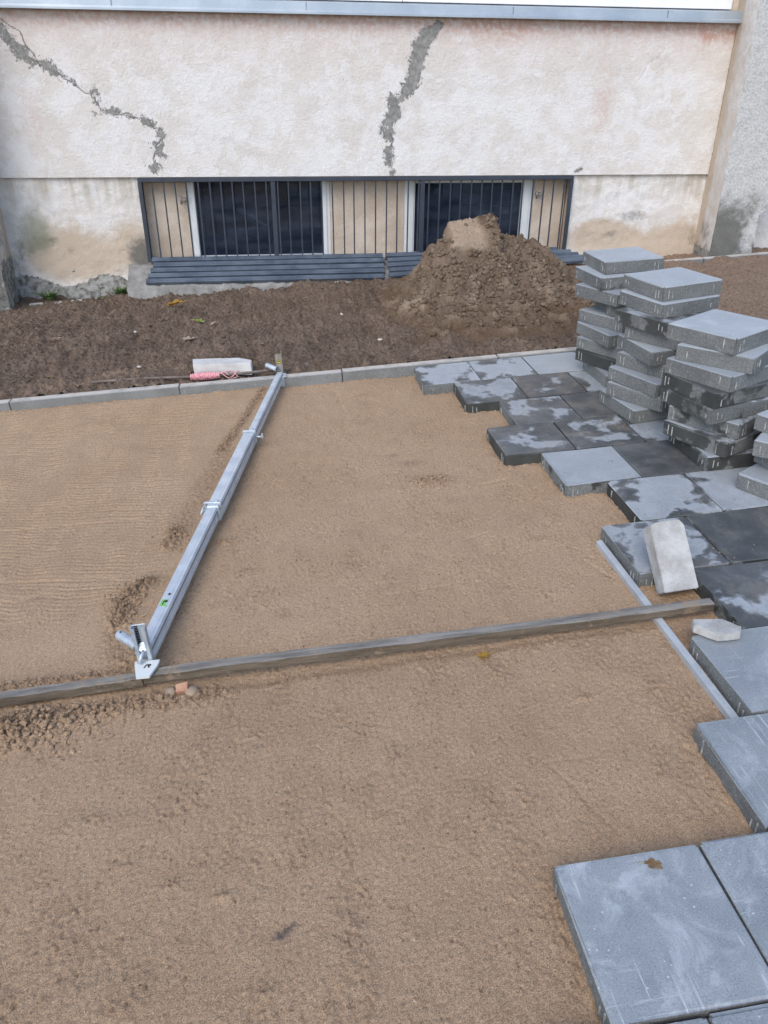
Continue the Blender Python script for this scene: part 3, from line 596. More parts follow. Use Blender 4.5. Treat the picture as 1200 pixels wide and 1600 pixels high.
# ------------------------------------------------------------------ kerbs
kerb = tag(empty('kerb', (0, 4.59, 0)), kind='structure')
def kerb_mesh(L, w, z0, z1):
    bm = bmesh.new(); add_box(bm, (L / 2, 0, (z0 + z1) / 2), (L - .004, w, z1 - z0), bevel=.004); return fin(bm, 'kerbstone')
km = kerb_mesh(1.0, .062, -.17, .008)
for i, x in enumerate(np.arange(-3.70, 3.9, 1.0)):
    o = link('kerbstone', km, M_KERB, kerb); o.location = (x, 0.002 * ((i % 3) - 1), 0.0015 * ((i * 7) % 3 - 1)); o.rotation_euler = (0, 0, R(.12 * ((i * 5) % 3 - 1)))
kerb2 = tag(empty('border_kerb', (0, 6.80, 0)), kind='structure')
km2 = kerb_mesh(1.0, .07, -.15, .012)
for x in (2.85, 3.85, 4.85):
    o = link('kerbstone', km2, M_KERB, kerb2); o.location = (x, 0, -.002); o.rotation_euler = (0, 0, R(.8))
kerb3 = tag(empty('foot_kerb', (0, 7.16, 0)), kind='structure')
km3 = kerb_mesh(.8, .06, -.15, .006)
for x in (-3.06, -2.25):
    o = link('kerbstone', km3, M_KERB, kerb3); o.location = (x, 0, 0)

# ------------------------------------------------------------------ paving slabs
T = 0.3462; TH = 0.0685
def slab_mesh(seed, chip=True):
    r = random.Random(seed); bm = bmesh.new(); h = T / 2
    add_box(bm, (0, 0, -TH / 2), (T, T, TH))
    ve = [e for e in bm.edges if abs(e.verts[0].co.z - e.verts[1].co.z) > .01]
    bmesh.ops.bevel(bm, geom=ve, offset=.006, segments=2, affect='EDGES')
    te = [e for e in bm.edges if e.verts[0].co.z > -.001 and e.verts[1].co.z > -.001 and len(e.link_faces) == 2 and any(abs(f.normal.z) < .5 for f in e.link_faces)]
    bmesh.ops.bevel(bm, geom=te, offset=.0035, segments=1, affect='EDGES')
    if chip:
        for v in bm.verts:
            if abs(v.co.x) > h * .9 and abs(v.co.y) > h * .9 and r.random() < .35:
                v.co.x *= 1 - .022 * r.random() ** 2; v.co.y *= 1 - .022 * r.random() ** 2; v.co.z -= .006 * r.random() ** 2 * (1 if v.co.z > -.03 else -1)
    for k in range(4):           # spacer ribs, two pairs on each side
        M = Matrix.Rotation(k * math.pi / 2, 4, 'Z')
        for s in (-1, 1):
            for dxx in (0.118, 0.140):
                if r.random() < .22: continue
                z1 = -.010 - .022 * r.random(); z0 = -TH + .004 + .018 * r.random()
                add_box(bm, (s * dxx, -h - .0008, (z0 + z1) / 2), (.0042, .0026, z1 - z0), M, mi=1)
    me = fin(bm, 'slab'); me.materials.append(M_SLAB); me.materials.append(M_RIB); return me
SM = [slab_mesh(i) for i in range(12)]
pavement = tag(empty('pavement', (0.745, 4.559, 0)), kind='structure')
row_x = {0: .751, 1: .926, 2: 1.107, 3: .945, 4: 1.118, 5: 1.303, 6: 1.135, 7: 1.323, 8: 1.147, 9: .979, 10: .458, 11: .290, 12: .46, 13: .29}
# per-slab looks: (row, index): wet, wet_side, scratch, dirt
looks = {(0, 0): (.42, .15, .5, 0), (0, 1): (.38, .2, .4, 0), (0, 2): (.22, .2, .4, 0), (0, 3): (.3, .3, .3, 0),
         (1, 0): (.49, .85, .3, .3), (1, 1): (.56, .8, .1, .8), (1, 2): (.36, .8, .1, .3), (2, 0): (.48, .42, .3, .5), (2, 1): (.8, .8, .1, .6), (2, 2): (.8, .8, .1, .6),
         (3, 0): (.505, .78, .2, .5), (3, 1): (.52, .8, .1, .9), (3, 2): (.45, .8, .1, .4), (4, 0): (.31, .46, .35, 0), (4, 1): (.85, .8, .1, .3), (4, 2): (.85, .8, .1, .3),
         (5, 0): (.42, .75, .3, .3), (5, 1): (.34, .6, .5, .2), (5, 2): (.8, .6, .3, .2), (6, 0): (.43, .25, .2, .3), (6, 1): (.92, .6, .05, .45), (6, 2): (.9, .6, .05, .3),
         (7, 0): (.50, .6, .15, .6), (7, 1): (.6, .6, .1, .3), (8, 0): (.12, .2, .45, .1), (9, 0): (.1, .15, .7, 0), (10, 0): (.16, .1, 1.0, .05), (10, 1): (.1, .1, 1.0, 0), (11, 0): (.1, .1, .8, .5), (11, 1): (.1, .1, .8, 0)}
rs = random.Random(4)
for j in range(14):
    x = row_x[j]; i = 0
    while x < 3.7 - .1 * (j > 8):
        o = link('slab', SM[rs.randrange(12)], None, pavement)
        wx = x + T / 2 + rs.uniform(-.0008, .0008); wy = 4.559 - .35 * j - .0018 - T / 2 - (.012 if j in (0, 1, 2, 7) and i == 0 else 0) * .6
        o.location = (wx - .745, wy - 4.559, rs.uniform(-.0015, .0008)); o.rotation_euler = (R(rs.uniform(-.12, .12)), R(rs.uniform(-.12, .12)), R(rs.uniform(-.25, .25)) + rs.randrange(4) * math.pi / 2)
        w = looks.get((j, i)) or ((rs.uniform(.45, .9), .6, .1, .4) if 0 < j < 8 else (.12, .2, .6, .05))
        o['wet'], o['wet_side'], o['scratch'], o['dirt'] = [float(q) for q in w]; o['pale'] = {0: .7, 1: .3, 2: .3, 3: .3, 4: .55, 5: .6, 6: .3, 7: .3, 8: .12}.get(j, 0.0)
        x += .35; i += 1

# ------------------------------------------------------------------ stacks of slabs
ORD = ['topmost', 'second', 'third', 'fourth', 'fifth', 'sixth', 'seventh', 'eighth', 'bottom']
def stack(desc, group, rows, extra):
    n = len(rows)
    for (k, cx, cy, ang) in rows:
        wet, wside, scr, look = extra.get(k, (.15, .22, .15, None))
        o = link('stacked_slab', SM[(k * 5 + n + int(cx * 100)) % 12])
        o.location = (cx, cy, k * .07 + .0002); o.rotation_euler = (R(rs.uniform(-.15, .15)), R(rs.uniform(-.15, .15)), R(ang))
        o['wet'], o['wet_side'], o['scratch'], o['dirt'] = float(wet), float(wside), float(scr), 0.0; o['pale'] = .9 if k >= n - 1 or (k % 3 == 2) else .45
        idx = n - k; od = 'bottom' if k == 1 else ('topmost' if idx == 0 else ORD[idx] + ' from top')
        look = look or 'grey'
        tag(o, '%s concrete slab, %s in the %s' % (look, od, desc), 'paving slab', group)
stack('rear stack beside the soil heap', 'slabs piled in the rear stack',
      [(9, 1.962, 4.345, 0), (8, 1.906, 4.292, -85.7), (7, 1.900, 4.220, -68), (6, 1.985, 4.22, -4), (5, 1.925, 4.2, -65), (4, 1.891, 4.146, -79.3), (3, 1.900, 4.14, -62), (2, 1.893, 4.12, -66), (1, 1.905, 4.066, -89.3)],
      {9: (.1, .2, .6, 'pale'), 8: (.3, .42, .1, 'grey'), 2: (.8, .85, 0, 'dark damp'), 6: (.1, .15, .2, 'grey')})
stack('middle stack', 'slabs piled in the middle stack',
      [(9, 1.962, 3.731, -80.0), (8, 1.937, 3.694, -76.9), (7, 1.901, 3.641, -67.0), (6, 1.945, 3.614, -60), (5, 1.900, 3.597, -85.2), (4, 1.910, 3.60, -62), (3, 1.859, 3.560, -70), (2, 1.85, 3.55, -62), (1, 1.815, 3.563, -82.4)],
      {9: (.1, .15, .6, 'pale'), 7: (.5, .52, .1, 'dark speckled'), 3: (.1, .15, .3, 'light grey')})
stack('front stack', 'slabs piled in the front stack',
      [(8, 1.918, 3.120, -63), (7, 1.935, 3.07, -52), (6, 1.899, 3.049, -66), (5, 1.882, 3.035, -76), (4, 1.882, 3.029, -78), (3, 1.925, 3.03, -58), (2, 1.90, 2.992, -66), (1, 1.917, 2.970, -89.5)],
      {8: (.05, .15, .8, 'pale scratched'), 5: (.6, .56, .1, 'dark stained'), 4: (.5, .52, .1, 'dark patchy'), 3: (.4, .47, .1, 'half damp'), 2: (.45, .55, .3, 'dark damp'), 1: (.45, .62, .2, 'dark wet')})
stack('stack cut by the right edge of the photo', 'slabs piled at the right edge',
      [(4, 2.125, 2.66, -66), (3, 2.085, 2.63, -48), (2, 2.11, 2.58, -80), (1, 2.025, 2.56, -62)],
      {1: (.3, .25, .2, 'grey')})

# ------------------------------------------------------------------ building (own frame: x along wall, y into it, z up; real ground climbs to the right)
B = empty('building'); tag(B, 'cream plastered building wall with two cracks above barred basement windows', 'building')
B.matrix_world = Matrix(((.9984, -.0004, .0566, 0), (.0001, 1.0, .0057, 7.35), (-.0566, -.0057, .9984, 0), (0, 0, 0, 1)))
def bpart(name, bm_or_me, mat, parent=B):
    me = bm_or_me if isinstance(bm_or_me, bpy.types.Mesh) else fin(bm_or_me, name)
    return link(name, me, mat, parent)
ATT = ('patch', 'bare', 'pink', 'tan', 'grime', 'green', 'greyness', 'crack', 'streaks')
def wall_panel(name, u0, u1, v0, v1, to3, res, fn, disp=.004, seed=0):
    us = np.arange(u0, u1 + res * .5, res); us[-1] = u1; disp = disp * .35; vv = np.arange(v0, v1 + res * .5, res); vv[-1] = v1
    U, V = np.meshgrid(us, vv); A = {k: np.zeros(U.shape) for k in ATT}; D = disp * fft_noise(len(us), len(vv), res, .05, .6, seed + 50)
    fn(U, V, A, D)
    return bpart(name, grid_mesh(name, to3(U, V, D), A), M_PLASTER)
crL = [(-2.10, 2.05), (-1.93, 1.93), (-1.834, 1.72), (-1.768, 1.685), (-1.678, 1.642), (-1.59, 1.589), (-1.479, 1.508), (-1.437, 1.463), (-1.422, 1.398), (-1.323, 1.38), (-1.224, 1.361), (-1.125, 1.334), (-1.043, 1.291), (-.98, 1.258), (-.952, 1.195), (-.986, 1.132), (-1.031, 1.073), (-1.031, .999), (-1.019, .90)]
crM = [(1.417, 2.031), (1.322, 1.984), (1.259, 1.915), (1.207, 1.823), (1.226, 1.731), (1.186, 1.613), (1.132, 1.541), (1.049, 1.516), (1.023, 1.444), (.985, 1.346), (.98, 1.272), (1.015, 1.197), (.987, 1.096), (1.0, .993), (1.024, .90)]
crR = [(3.322, 2.039), (3.398, 1.946), (3.383, 1.875), (3.258, 1.753), (3.204, 1.655)]
def jag(pts, seed, amp=.012):
    r = random.Random(seed); out = []
    for i in range(len(pts) - 1):
        for t in (0, .33, .66):
            out.append((pts[i][0] * (1 - t) + pts[i + 1][0] * t + r.uniform(-amp, amp), pts[i][1] * (1 - t) + pts[i + 1][1] * t + r.uniform(-amp, amp)))
    out.append(pts[-1]); return out
def up_attrs(U, V, A, D):
    A['crack'] += np.exp(-(seg_dist(U, V, jag(crL, 1)) / .010) ** 2) + np.exp(-(seg_dist(U, V, jag(crM, 2)) / .009) ** 2) + .75 * np.exp(-(seg_dist(U, V, jag(crR, 3)) / .008) ** 2)
    d = seg_dist(U, V, [(1.40, 2.03), (1.30, 1.96), (1.235, 1.88), (1.215, 1.78), (1.20, 1.68), (1.14, 1.56), (1.09, 1.50)], [.020, .036, .042, .036, .046, .032, .010]); p = 1 - sstep(-.035, .075, d)
    d = seg_dist(U, V, [(1.02, 1.48), (1.035, 1.40), (1.0, 1.33), (.97, 1.25), (.99, 1.20)], [.03, .03, .03, .04, .01]); p = np.maximum(p, .85 * (1 - sstep(-.02, .08, d)))
    d = seg_dist(U, V, [(.98, 1.10), (.985, 1.0)], [.022, .03]); p = np.maximum(p, .85 * (1 - sstep(-.02, .06, d)))
    p = np.maximum(p, .9 * blob(U, V, 1.02, .92, .035, .03)); p = np.maximum(p, .8 * blob(U, V, 2.75, .93, .05, .02, .4))
    p = np.maximum(p, .85 * blob(U, V, -2.14, 1.87, .05, .06)); p = np.maximum(p, .9 * blob(U, V, -2.03, 1.88, .07, .045))
    for (x, z, s1, s2, an, a_) in [(-2.07, 1.95, .06, .05, 0, .85), (-1.965, 1.81, .11, .055, -.6, 1.0), (-1.90, 1.76, .05, .05, 0, .8), (-1.745, 1.69, .10, .045, -.6, 1.0), (-1.66, 1.635, .05, .035, -.6, .75), (-1.59, 1.59, .05, .03, -.5, .65), (-1.43, 1.52, .045, .04, -.3, .85),
                               (-1.43, 1.46, .04, .03, 0, .6), (-1.33, 1.385, .10, .032, .1, .95), (-1.20, 1.36, .07, .03, -.2, .75), (-1.06, 1.315, .07, .032, -.3, .9), (-.95, 1.215, .032, .075, 0, .95), (-.985, 1.10, .045, .075, 0, .95), (-.94, 1.05, .03, .04, 0, .6), (-1.035, .97, .055, .05, 0, .9)]:
        p = np.maximum(p, .84 * a_ * np.exp(-((((U - x - (-.0)) * math.cos(an) + (V - z) * math.sin(an)) / (s1 * 1.25)) ** 2 + ((-(U - x) * math.sin(an) + (V - z) * math.cos(an)) / (s2 * 1.15)) ** 2)))
    A['patch'] += p
    A['pink'] += .75 * sstep(1.93, 2.06, V) + .35 * sstep(1.6, 2.0, V) + .8 * blob(U, V, 3.78, 1.98, .09, .06) + .8 * blob(U, V, 3.98, 2.0, .07, .06) + .7 * blob(U, V, 2.9, 1.5, .09, .25) + .5 * blob(U, V, 1.9, 1.98, .3, .08) + .35 * blob(U, V, -1.95, 1.3, .08, .2)
    A['tan'] += .28 * sstep(3.92, 4.05, U) + .12 * blob(U, V, 3.9, 1.2, .2, .8) + .30 * blob(U, V, -2.1, 1.2, .12, .2)
    A['grime'] += .25 * sstep(.905, .89, V)
    A['crack'] *= 1 - .9 * np.clip(A['patch'] * 1.4 - .6, 0, 1); D += -.004 * A['crack']
wall_panel('upper_wall', -3.6, 4.03, .89, 2.10, lambda U, V, D: np.stack([U, -.03 - D, V], -1), .011, up_attrs, .0025, 1)
def low_attrs(side):
    def fn(U, V, A, D):
        A['streaks'] += .8 * sstep(.55, .85, V)
        if side < 0:
            A['tan'] += 1.1 * blob(U, V, -1.80, .22, .50, .22) + .6 * blob(U, V, -1.3, .40, .15, .25) + .35 * blob(U, V, -1.9, .55, .3, .25)
            A['green'] += 1.0 * blob(U, V, -2.1, .45, .14, .22) + .4 * blob(U, V, -2.28, .30, .1, .3) + .35 * blob(U, V, -2.2, .8, .2, .15)
            A['grime'] += 1.0 * blob(U, V, -1.25, .24, .14, .18) + .5 * blob(U, V, -2.15, .36, .16, .12) + .45 * blob(U, V, -1.86, .30, .06, .06) + .45 * blob(U, V, -2.0, .38, .08, .05) + .5 * blob(U, V, -2.32, .15, .12, .2)
            A['bare'] += .95 * sstep(.10, -.03, V + .05 * np.sin(U * 9)) + .5 * blob(U, V, -1.86, .13, .05, .04) + .45 * blob(U, V, -2.0, .38, .05, .03)
            A['greyness'] += .5 * blob(U, V, -2.35, .6, .2, .4)
        else:
            A['tan'] += .9 * blob(U, V, 3.05, .40, .30, .12) + .75 * blob(U, V, 3.9, .3, .3, .25) + .85 * blob(U, V, 3.35, .22, .7, .17)
            A['grime'] += .55 * blob(U, V, 3.35, .52, .24, .07) + .55 * blob(U, V, 3.15, .36, .08, .05) + .5 * blob(U, V, 4.0, .35, .10, .15)
            A['pink'] += .5 * blob(U, V, 3.8, .12, .3, .08)
            D += .02 * sstep(.35, .1, V)
    return fn
T3 = lambda U, V, D: np.stack([U, -D, V], -1)
wall_panel('lower_wall', -3.6, -1.172, -.25, .889, T3, .012, low_attrs(-1), .006, 2)
wall_panel('lower_wall', 2.692, 5.6, -.05, .889, T3, .012, low_attrs(1), .006, 3)
bm = bmesh.new(); add_box(bm, (.2, .35, .5), (7.8, .02, 2.0)); bpart('wall_core', bm, M_ROOM)
bm = bmesh.new()
add_box(bm, (.2, .14, 1.50), (7.8, .32, 1.19)); add_box(bm, (-2.4, .15, .31), (2.44, .28, 1.14)); add_box(bm, (4.16, .16, .40), (2.90, .26, .95)); bpart('wall_body', bm, M_PIER)
bm = bmesh.new(); add_box(bm, (1, -.012, .8905), (9.2, .03, .003)); bpart('plaster_edge', bm, M_PIER)
# columns: side face + front face
def col_attrs(kind):
    def fn(U, V, A, D):
        if kind == 'side':
            A['tan'] += .42 + .45 * sstep(-.20, -.02, U); A['grime'] += .55 * blob(U, V, -.22, .42, .2, .14) + .7 * sstep(.36, .16, V)
            A['bare'] += .62 * sstep(.42, .18, V); A['greyness'] += .28 * sstep(-.15, -.4, U)
        else:
            A['greyness'] += .85; A['grime'] += 1.1 * sstep(.95, .40, V) * (.55 + .45 * sstep(4.35, 4.05, U)) * (1 - .6 * blob(U, V, 4.35, .42, .07, .14)) + .25 * blob(U, V, 4.3, .75, .1, .2)
            A['bare'] += .50 * sstep(.30, .10, V)
            D += .010 * sstep(.5, .3, V) * np.sin(U * 30 + V * 20)
    return fn
wall_panel('column_side', -.42, .0, -.05, 3.4, lambda U, V, D: np.stack([3.975 - D * .6 + .06 * sstep(-.42, 0, U), U, V], -1), .012, col_attrs('side'), .003, 4)
wall_panel('column_front', 3.975, 4.56, -.05, 3.4, lambda U, V, D: np.stack([np.where(U > 4.4, 4.4 + (U - 4.4) * sstep(.55, .75, V), U), -.42 - D, V], -1), .012, col_attrs('front'), .004, 5)
bm = bmesh.new(); add_box(bm, (4.215, -.185, 1.65), (.34, .37, 3.5)); bpart('column_body', bm, M_PIER)
wall_panel('column_side', -.42, .0, -.25, 3.4, lambda U, V, D: np.stack([-2.335 + D - .03 * sstep(-.42, 0, U), U, V], -1), .012, col_attrs('side'), .004, 6)
wall_panel('column_front', -2.85, -2.335, -.25, 3.4, lambda U, V, D: np.stack([U, -.42 - D, V], -1), .02, col_attrs('front'), .004, 7)
bm = bmesh.new(); add_box(bm, (-2.62, -.185, 1.6), (.44, .37, 3.7)); bpart('column_body', bm, M_PIER)
# metal sill and white cladding
bm = bmesh.new()
sec = [(0.0, 2.185), (-.085, 2.168), (-.092, 2.166), (-.095, 2.115), (-.105, 2.100), (-.105, 2.086), (-.098, 2.084), (-.03, 2.092), (-.03, 2.100), (0.0, 2.105)]
M_ = Matrix(((0, 0, 1, 0), (1, 0, 0, 0), (0, 1, 0, 0), (0, 0, 0, 1)))
add_prism(bm, sec, -2.334, 4.06, M_); sill = bpart('metal_sill', bm, M_SILL)
for x in (.30, 2.0, 3.35, -1.2):
    bm = bmesh.new(); add_box(bm, (x, -.094, 2.14), (.006, .008, .055)); bpart('seam', bm, M_ALU2, sill)
for (x0, x1) in ((-2.33, -.85), (-.845, 1.085), (1.09, 3.955)):
    bm = bmesh.new(); add_box(bm, ((x0 + x1) / 2, -.005, 2.62), (x1 - x0, .03, .86), bevel=.003); bpart('cladding_panel', bm, M_CLAD)
bm = bmesh.new(); add_box(bm, (.9, .15, 2.70), (7.0, .25, 1.25)); bpart('upper_core', bm, M_PIER)
# basement window recess
for (x0, x1) in ((-1.172, -.80), (.465, 1.15), (2.39, 2.692)):
    bm = bmesh.new(); add_box(bm, ((x0 + x1) / 2, .20, .5), (x1 - x0, .2, .79)); bpart('window_pier', bm, M_PIER)
bm = bmesh.new(); add_box(bm, (.76, .15, .885), (3.85, .29, .012)); bpart('window_lintel', bm, M_PIER)
bm = bmesh.new(); add_box(bm, (.76, .12, .12), (3.86, .24, .1)); bpart('window_threshold', bm, M_LEDGE)
for (x0, x1, fl, fr, ft, tr) in ((-.80, .465, .062, .075, .02, None), (1.15, 2.39, .105, .115, .045, None)):
    w = empty('basement_window', ((x0 + x1) / 2, .15, .17)); w.parent = B
    cx = (x0 + x1) / 2
    bm = bmesh.new()
    for (a_, b_) in ((x0, x0 + fl), (x1 - fr, x1)):
        m_ = (a_ + b_) / 2 - cx
        add_box(bm, (m_, -.01, .34), (b_ - a_, .06, .70), bevel=.004)
        add_box(bm, (m_ + (.012 if m_ < 0 else -.012), -.045, .34), ((b_ - a_) * .5, .014, .69), bevel=.003)
    add_box(bm, (0, -.01, .69 - ft / 2), (x1 - x0 - fl - fr, .058, ft), bevel=.003); add_box(bm, (0, -.01, .02), (x1 - x0 - fl - fr, .058, .03), bevel=.003)
    f = link('window_frame', fin(bm, 'window_frame'), M_UPVC, w)
    bm = bmesh.new(); add_box(bm, (0, .0, .34), (x1 - x0 - fl - fr + .01, .006, .66)); link('window_pane', fin(bm, 'window_pane'), M_GLASS, w)
    bm = bmesh.new()
    add_box(bm, (.1, .14, .42), (.95, .03, .012)); add_box(bm, (-.2, .15, .30), (.6, .02, .01)); add_box(bm, (0, .16, .12), (1.0, .03, .03)); add_box(bm, (0, .165, .55), (1.0, .02, .05))
    link('reflection_shapes', fin(bm, 'reflection_shapes'), M_REFLECT, w)  # invented shapes behind the pane, added to hint at reflections
for x, z in ((-.835, .70), (2.42, .72)):
    bm = bmesh.new(); add_box(bm, (x, .07, z), (.05, .05, .025), bevel=.005); add_tube(bm, [(x - .02, .05, z + .03), (x - .02, .05, z - .04)], .009); bpart('wall_hook', bm, M_DULL)
# light-well ledge under the windows
us = np.linspace(-1.37, 2.95, 260); prof = [(-.30, -.30), (-.285, .0), (-.275, .018), (-.20, .055), (-.02, .165)]
Pm = np.zeros((len(prof), len(us), 3)); nz = fft_noise(len(us), 8, .0167, .04, .5, 77)
for i, (yy, zz_) in enumerate(prof):
    Pm[i, :, 0] = us; Pm[i, :, 1] = yy - .010 * np.abs(nz[i]) * (i < 3); Pm[i, :, 2] = zz_ + .006 * nz[i + 2] * (0 < i < 4)
bpart('window_ledge', grid_mesh('window_ledge', Pm, None, False), M_LEDGE)
bm = bmesh.new(); add_prism(bm, [(-.298, -.3), (-.283, .0), (-.273, .016), (-.02, .16), (-.02, -.3)], -1.371, -1.366, M_); bpart('ledge_end', bm, M_LEDGE)

# window grille: frame and every bar
gr = empty('window_grille', (0, -.035, 0)); gr.parent = B
bm = bmesh.new()
add_box(bm, (.757, 0, .868), (3.90, .03, .034), bevel=.003); add_box(bm, (-1.178, 0, .52), (.034, .03, .66), bevel=.003); add_box(bm, (2.692, 0, .53), (.034, .03, .64), bevel=.003)
link('grille_frame', fin(bm, 'grille_frame'), M_NAVY, gr)
bm = bmesh.new(); add_box(bm, (0, 0, .52), (.04, .028, .66), bevel=.003); pm = fin(bm, 'grille_post')
for x in (-.044, 1.296): o = link('grille_post', pm, M_NAVY, gr); o.location = (x, 0, 0)
bm = bmesh.new(); add_box(bm, (0, 0, .51), (.0115, .0115, .68)); bmh = fin(bm, 'grille_bar')
for i in range(40):
    x = -1.178 + .0975 * (i + 1)
    if x > 2.66 or min(abs(x + .044), abs(x - 1.296)) < .035: continue
    o = link('grille_bar', bmh, M_NAVY, gr); o.location = (x + rs.uniform(-.003, .003), 0, 0); o.rotation_euler = (0, R(rs.uniform(-.25, .25)), 0)

# loose dark steel profiles lying on the ledge
BM = Matrix(((.9984, -.0004, .0566, 0), (.0001, 1.0, .0057, 7.35), (-.0566, -.0057, .9984, 0), (0, 0, 0, 1)))
def profile_bar(a, b, w, h, roll, label, grp):
    a = BM @ Vector(a); b = BM @ Vector(b); d = b - a; L = d.length; d.normalize()
    yv = Vector((0, 0, 1)).cross(d).normalized(); zv = d.cross(yv)
    Mx = Matrix((d, yv, zv)).transposed().to_4x4() @ Matrix.Rotation(roll, 4, 'X')
    bm = bmesh.new()
    add_box(bm, (L / 2, 0, 0), (L, w, h), bevel=.003)
    add_box(bm, (L / 2, 0, h / 2), (L - .004, w * .42, .008), bevel=.002)
    o = link('steel_profile', fin(bm, 'steel_profile'), M_NAVY2); o.matrix_world = Matrix.Translation(a) @ Mx
    tag(o, label, 'steel profile', grp)
nm5 = ['rearmost', 'second from the wall', 'middle', 'second from the front', 'frontmost']
offs = [0, .012, -.008, -.03, -.045]
for k in range(5):
    t = k / 4.0; yy = -.045 + t * -.205; zz_ = .205 - t * .145
    profile_bar((-1.16 + offs[k], yy, zz_), (.935 + offs[k] * .3 + .006 * (k % 2), yy, zz_ + .004 * (k % 2)), .050, .030, R(30), 'dark steel profile on the left window ledge, %s of the left row' % nm5[k], 'dark steel profiles along the ledge')
ends = [2.62, 2.74, 2.80, 2.88, 2.86]
for k in range(5):
    t = k / 4.0; yy = -.045 + t * -.205; zl = .207 - t * .140; zr = .235 - t * .060
    profile_bar((.96 + .012 * (k % 2), yy, zl), (ends[k], yy, zr), .050, .030, R(24), 'dark steel profile running behind the soil heap, %s of the right row' % nm5[k], 'dark steel profiles along the ledge')

# ------------------------------------------------------------------ wooden battens
def batten(name_label, a, b, w, h, seed, sink=0):
    r = random.Random(seed); a = Vector(a); b = Vector(b); d = (b - a); L = d.length; n = 40; bm = bmesh.new(); rings = []
    for i in range(n + 1):
        x = L * i / n; q = []
        for (yy, zz_) in ((-w / 2, 0), (w / 2, 0), (w / 2, h), (-w / 2, h)):
            q.append(bm.verts.new((x, yy + r.uniform(-.0009, .0009) + .002 * math.sin(x * 3 + seed), zz_ + r.uniform(-.0008, .0008) + .002 * math.sin(x * 2.2 + 1))))
        rings.append(q)
    for i in range(n):
        for k in range(4): bm.faces.new((rings[i][k], rings[i][(k + 1) % 4], rings[i + 1][(k + 1) % 4], rings[i + 1][k]))
    bm.faces.new(rings[0]); bm.faces.new(rings[-1])
    le = [e for e in bm.edges if abs(e.verts[0].co.x - e.verts[1].co.x) > L / n * .5]
    bmesh.ops.bevel(bm, geom=le, offset=.0025, segments=1, affect='EDGES')
    o = link('wooden_batten', fin(bm, 'wooden_batten'), M_WOOD); o.location = a
    o.rotation_euler = (0, -math.atan2(d.z, math.hypot(d.x, d.y)), math.atan2(d.y, d.x))
    tag(o, name_label, 'batten')
batten('long grey weathered wooden batten, its right end under the leaning brick', (-.567, 1.918, -.036), (1.303, 1.914, -.030), .037, .031, 1)
batten('darker wooden batten sunk in the sand at the left edge', (-1.75, 1.903, -.053), (-.570, 1.916, -.040), .034, .034, 2)

# aluminium rail beside the slabs
bm = bmesh.new(); add_box(bm, (0, .487, 0), (.024, .975, .026), bevel=.0015); add_box(bm, (.004, .487, .0135), (.010, .974, .002))
o = link('aluminium_rail', fin(bm, 'aluminium_rail'), M_RAIL); o.location = (1.121, 1.435, -.050); o.rotation_euler = (0, 0, R(.6))
tag(o, 'thin aluminium rail lying along the slab edges, crossed by the wooden batten', 'metal rail')

# ------------------------------------------------------------------ screed bar
S0 = Vector((-.570, 1.985, 0)); S1 = Vector((-.088, 4.60, 0)); sdv = (S1 - S0); SL = sdv.length; ang = math.atan2(sdv.y, sdv.x)
scr = empty('screed_bar', S0, ang); tag(scr, 'telescopic aluminium screed bar lying from the kerb to the wooden batten', 'screed bar')
def beam(name, x0, x1, w, h, zt, yo=0.0):
    bm = bmesh.new(); cx = (x0 + x1) / 2; L = x1 - x0
    add_box(bm, (cx, yo, zt - h / 2), (L, w, h), bevel=.002)
    yr = yo - w / 2
    for zz_ in (.0095, .0245): add_box(bm, (cx, yr, zt - zz_), (L - .002, .005, .006), bevel=.001)       # raised lips on the near side
    add_box(bm, (cx, yr - .001, zt - .047), (L - .002, .004, .012), bevel=.001)
    add_box(bm, (cx, yo - w * .18, zt), (L - .004, .004, .002), mi=0)
    me = fin(bm, name); o = link(name, me, M_ALU, scr)
    bm = bmesh.new(); add_box(bm, (cx, yr - .0012, zt - .017), (L - .004, .0024, .0075)); link('side_groove', fin(bm, 'side_groove'), M_ALU2, o)  # flat dark strip stands in for the shade inside the groove
    return o
b1 = beam('near_profile', 0.02, .98, .042, .064, .032, 0.004)
b2 = beam('middle_sleeve', .93, 1.72, .052, .070, .037, 0.0)
b3 = beam('far_profile', 1.66, SL, .034, .060, .030, -.004)
def clamp(x, yo, w, knob_side):
    bm = bmesh.new()
    add_box(bm, (x, yo, .042), (.012, w, .010), bevel=.002); add_box(bm, (x, yo - w / 2, .012), (.014, .008, .066), bevel=.002); add_box(bm, (x, yo + w / 2, .020), (.014, .008, .05), bevel=.002)
    add_box(bm, (x - .015, yo - w * .42, .008), (.034, .008, .058), bevel=.003)
    add_tube(bm, [(x + .004, yo - w * .25, .044), (x + .004, yo - w * .25, .053)], .008, 10)
    o = link('clamp', fin(bm, 'clamp'), M_ZINC, scr)
    bm = bmesh.new()
    if knob_side < 0:
        add_tube(bm, [(x - .006, yo - w / 2, .012), (x - .006, yo - w / 2 - .034, .012)], .0055, 8); add_box(bm, (x - .006, yo - w / 2 - .036, .016), (.010, .008, .028), bevel=.002)
    else:
        add_tube(bm, [(x - .004, yo + w / 2, .010), (x - .010, yo + w / 2 + .016, .006)], .005, 8); add_tube(bm, [(x + .002, yo + w / 2 + .008, .024), (x - .028, yo + w / 2 + .018, .000)], .0045, 8)
    link('clamp_screw', fin(bm, 'clamp_screw'), M_ZINC, o)
clamp(.955, .004, .066, 1); clamp(1.715, -.002, .060, -1)
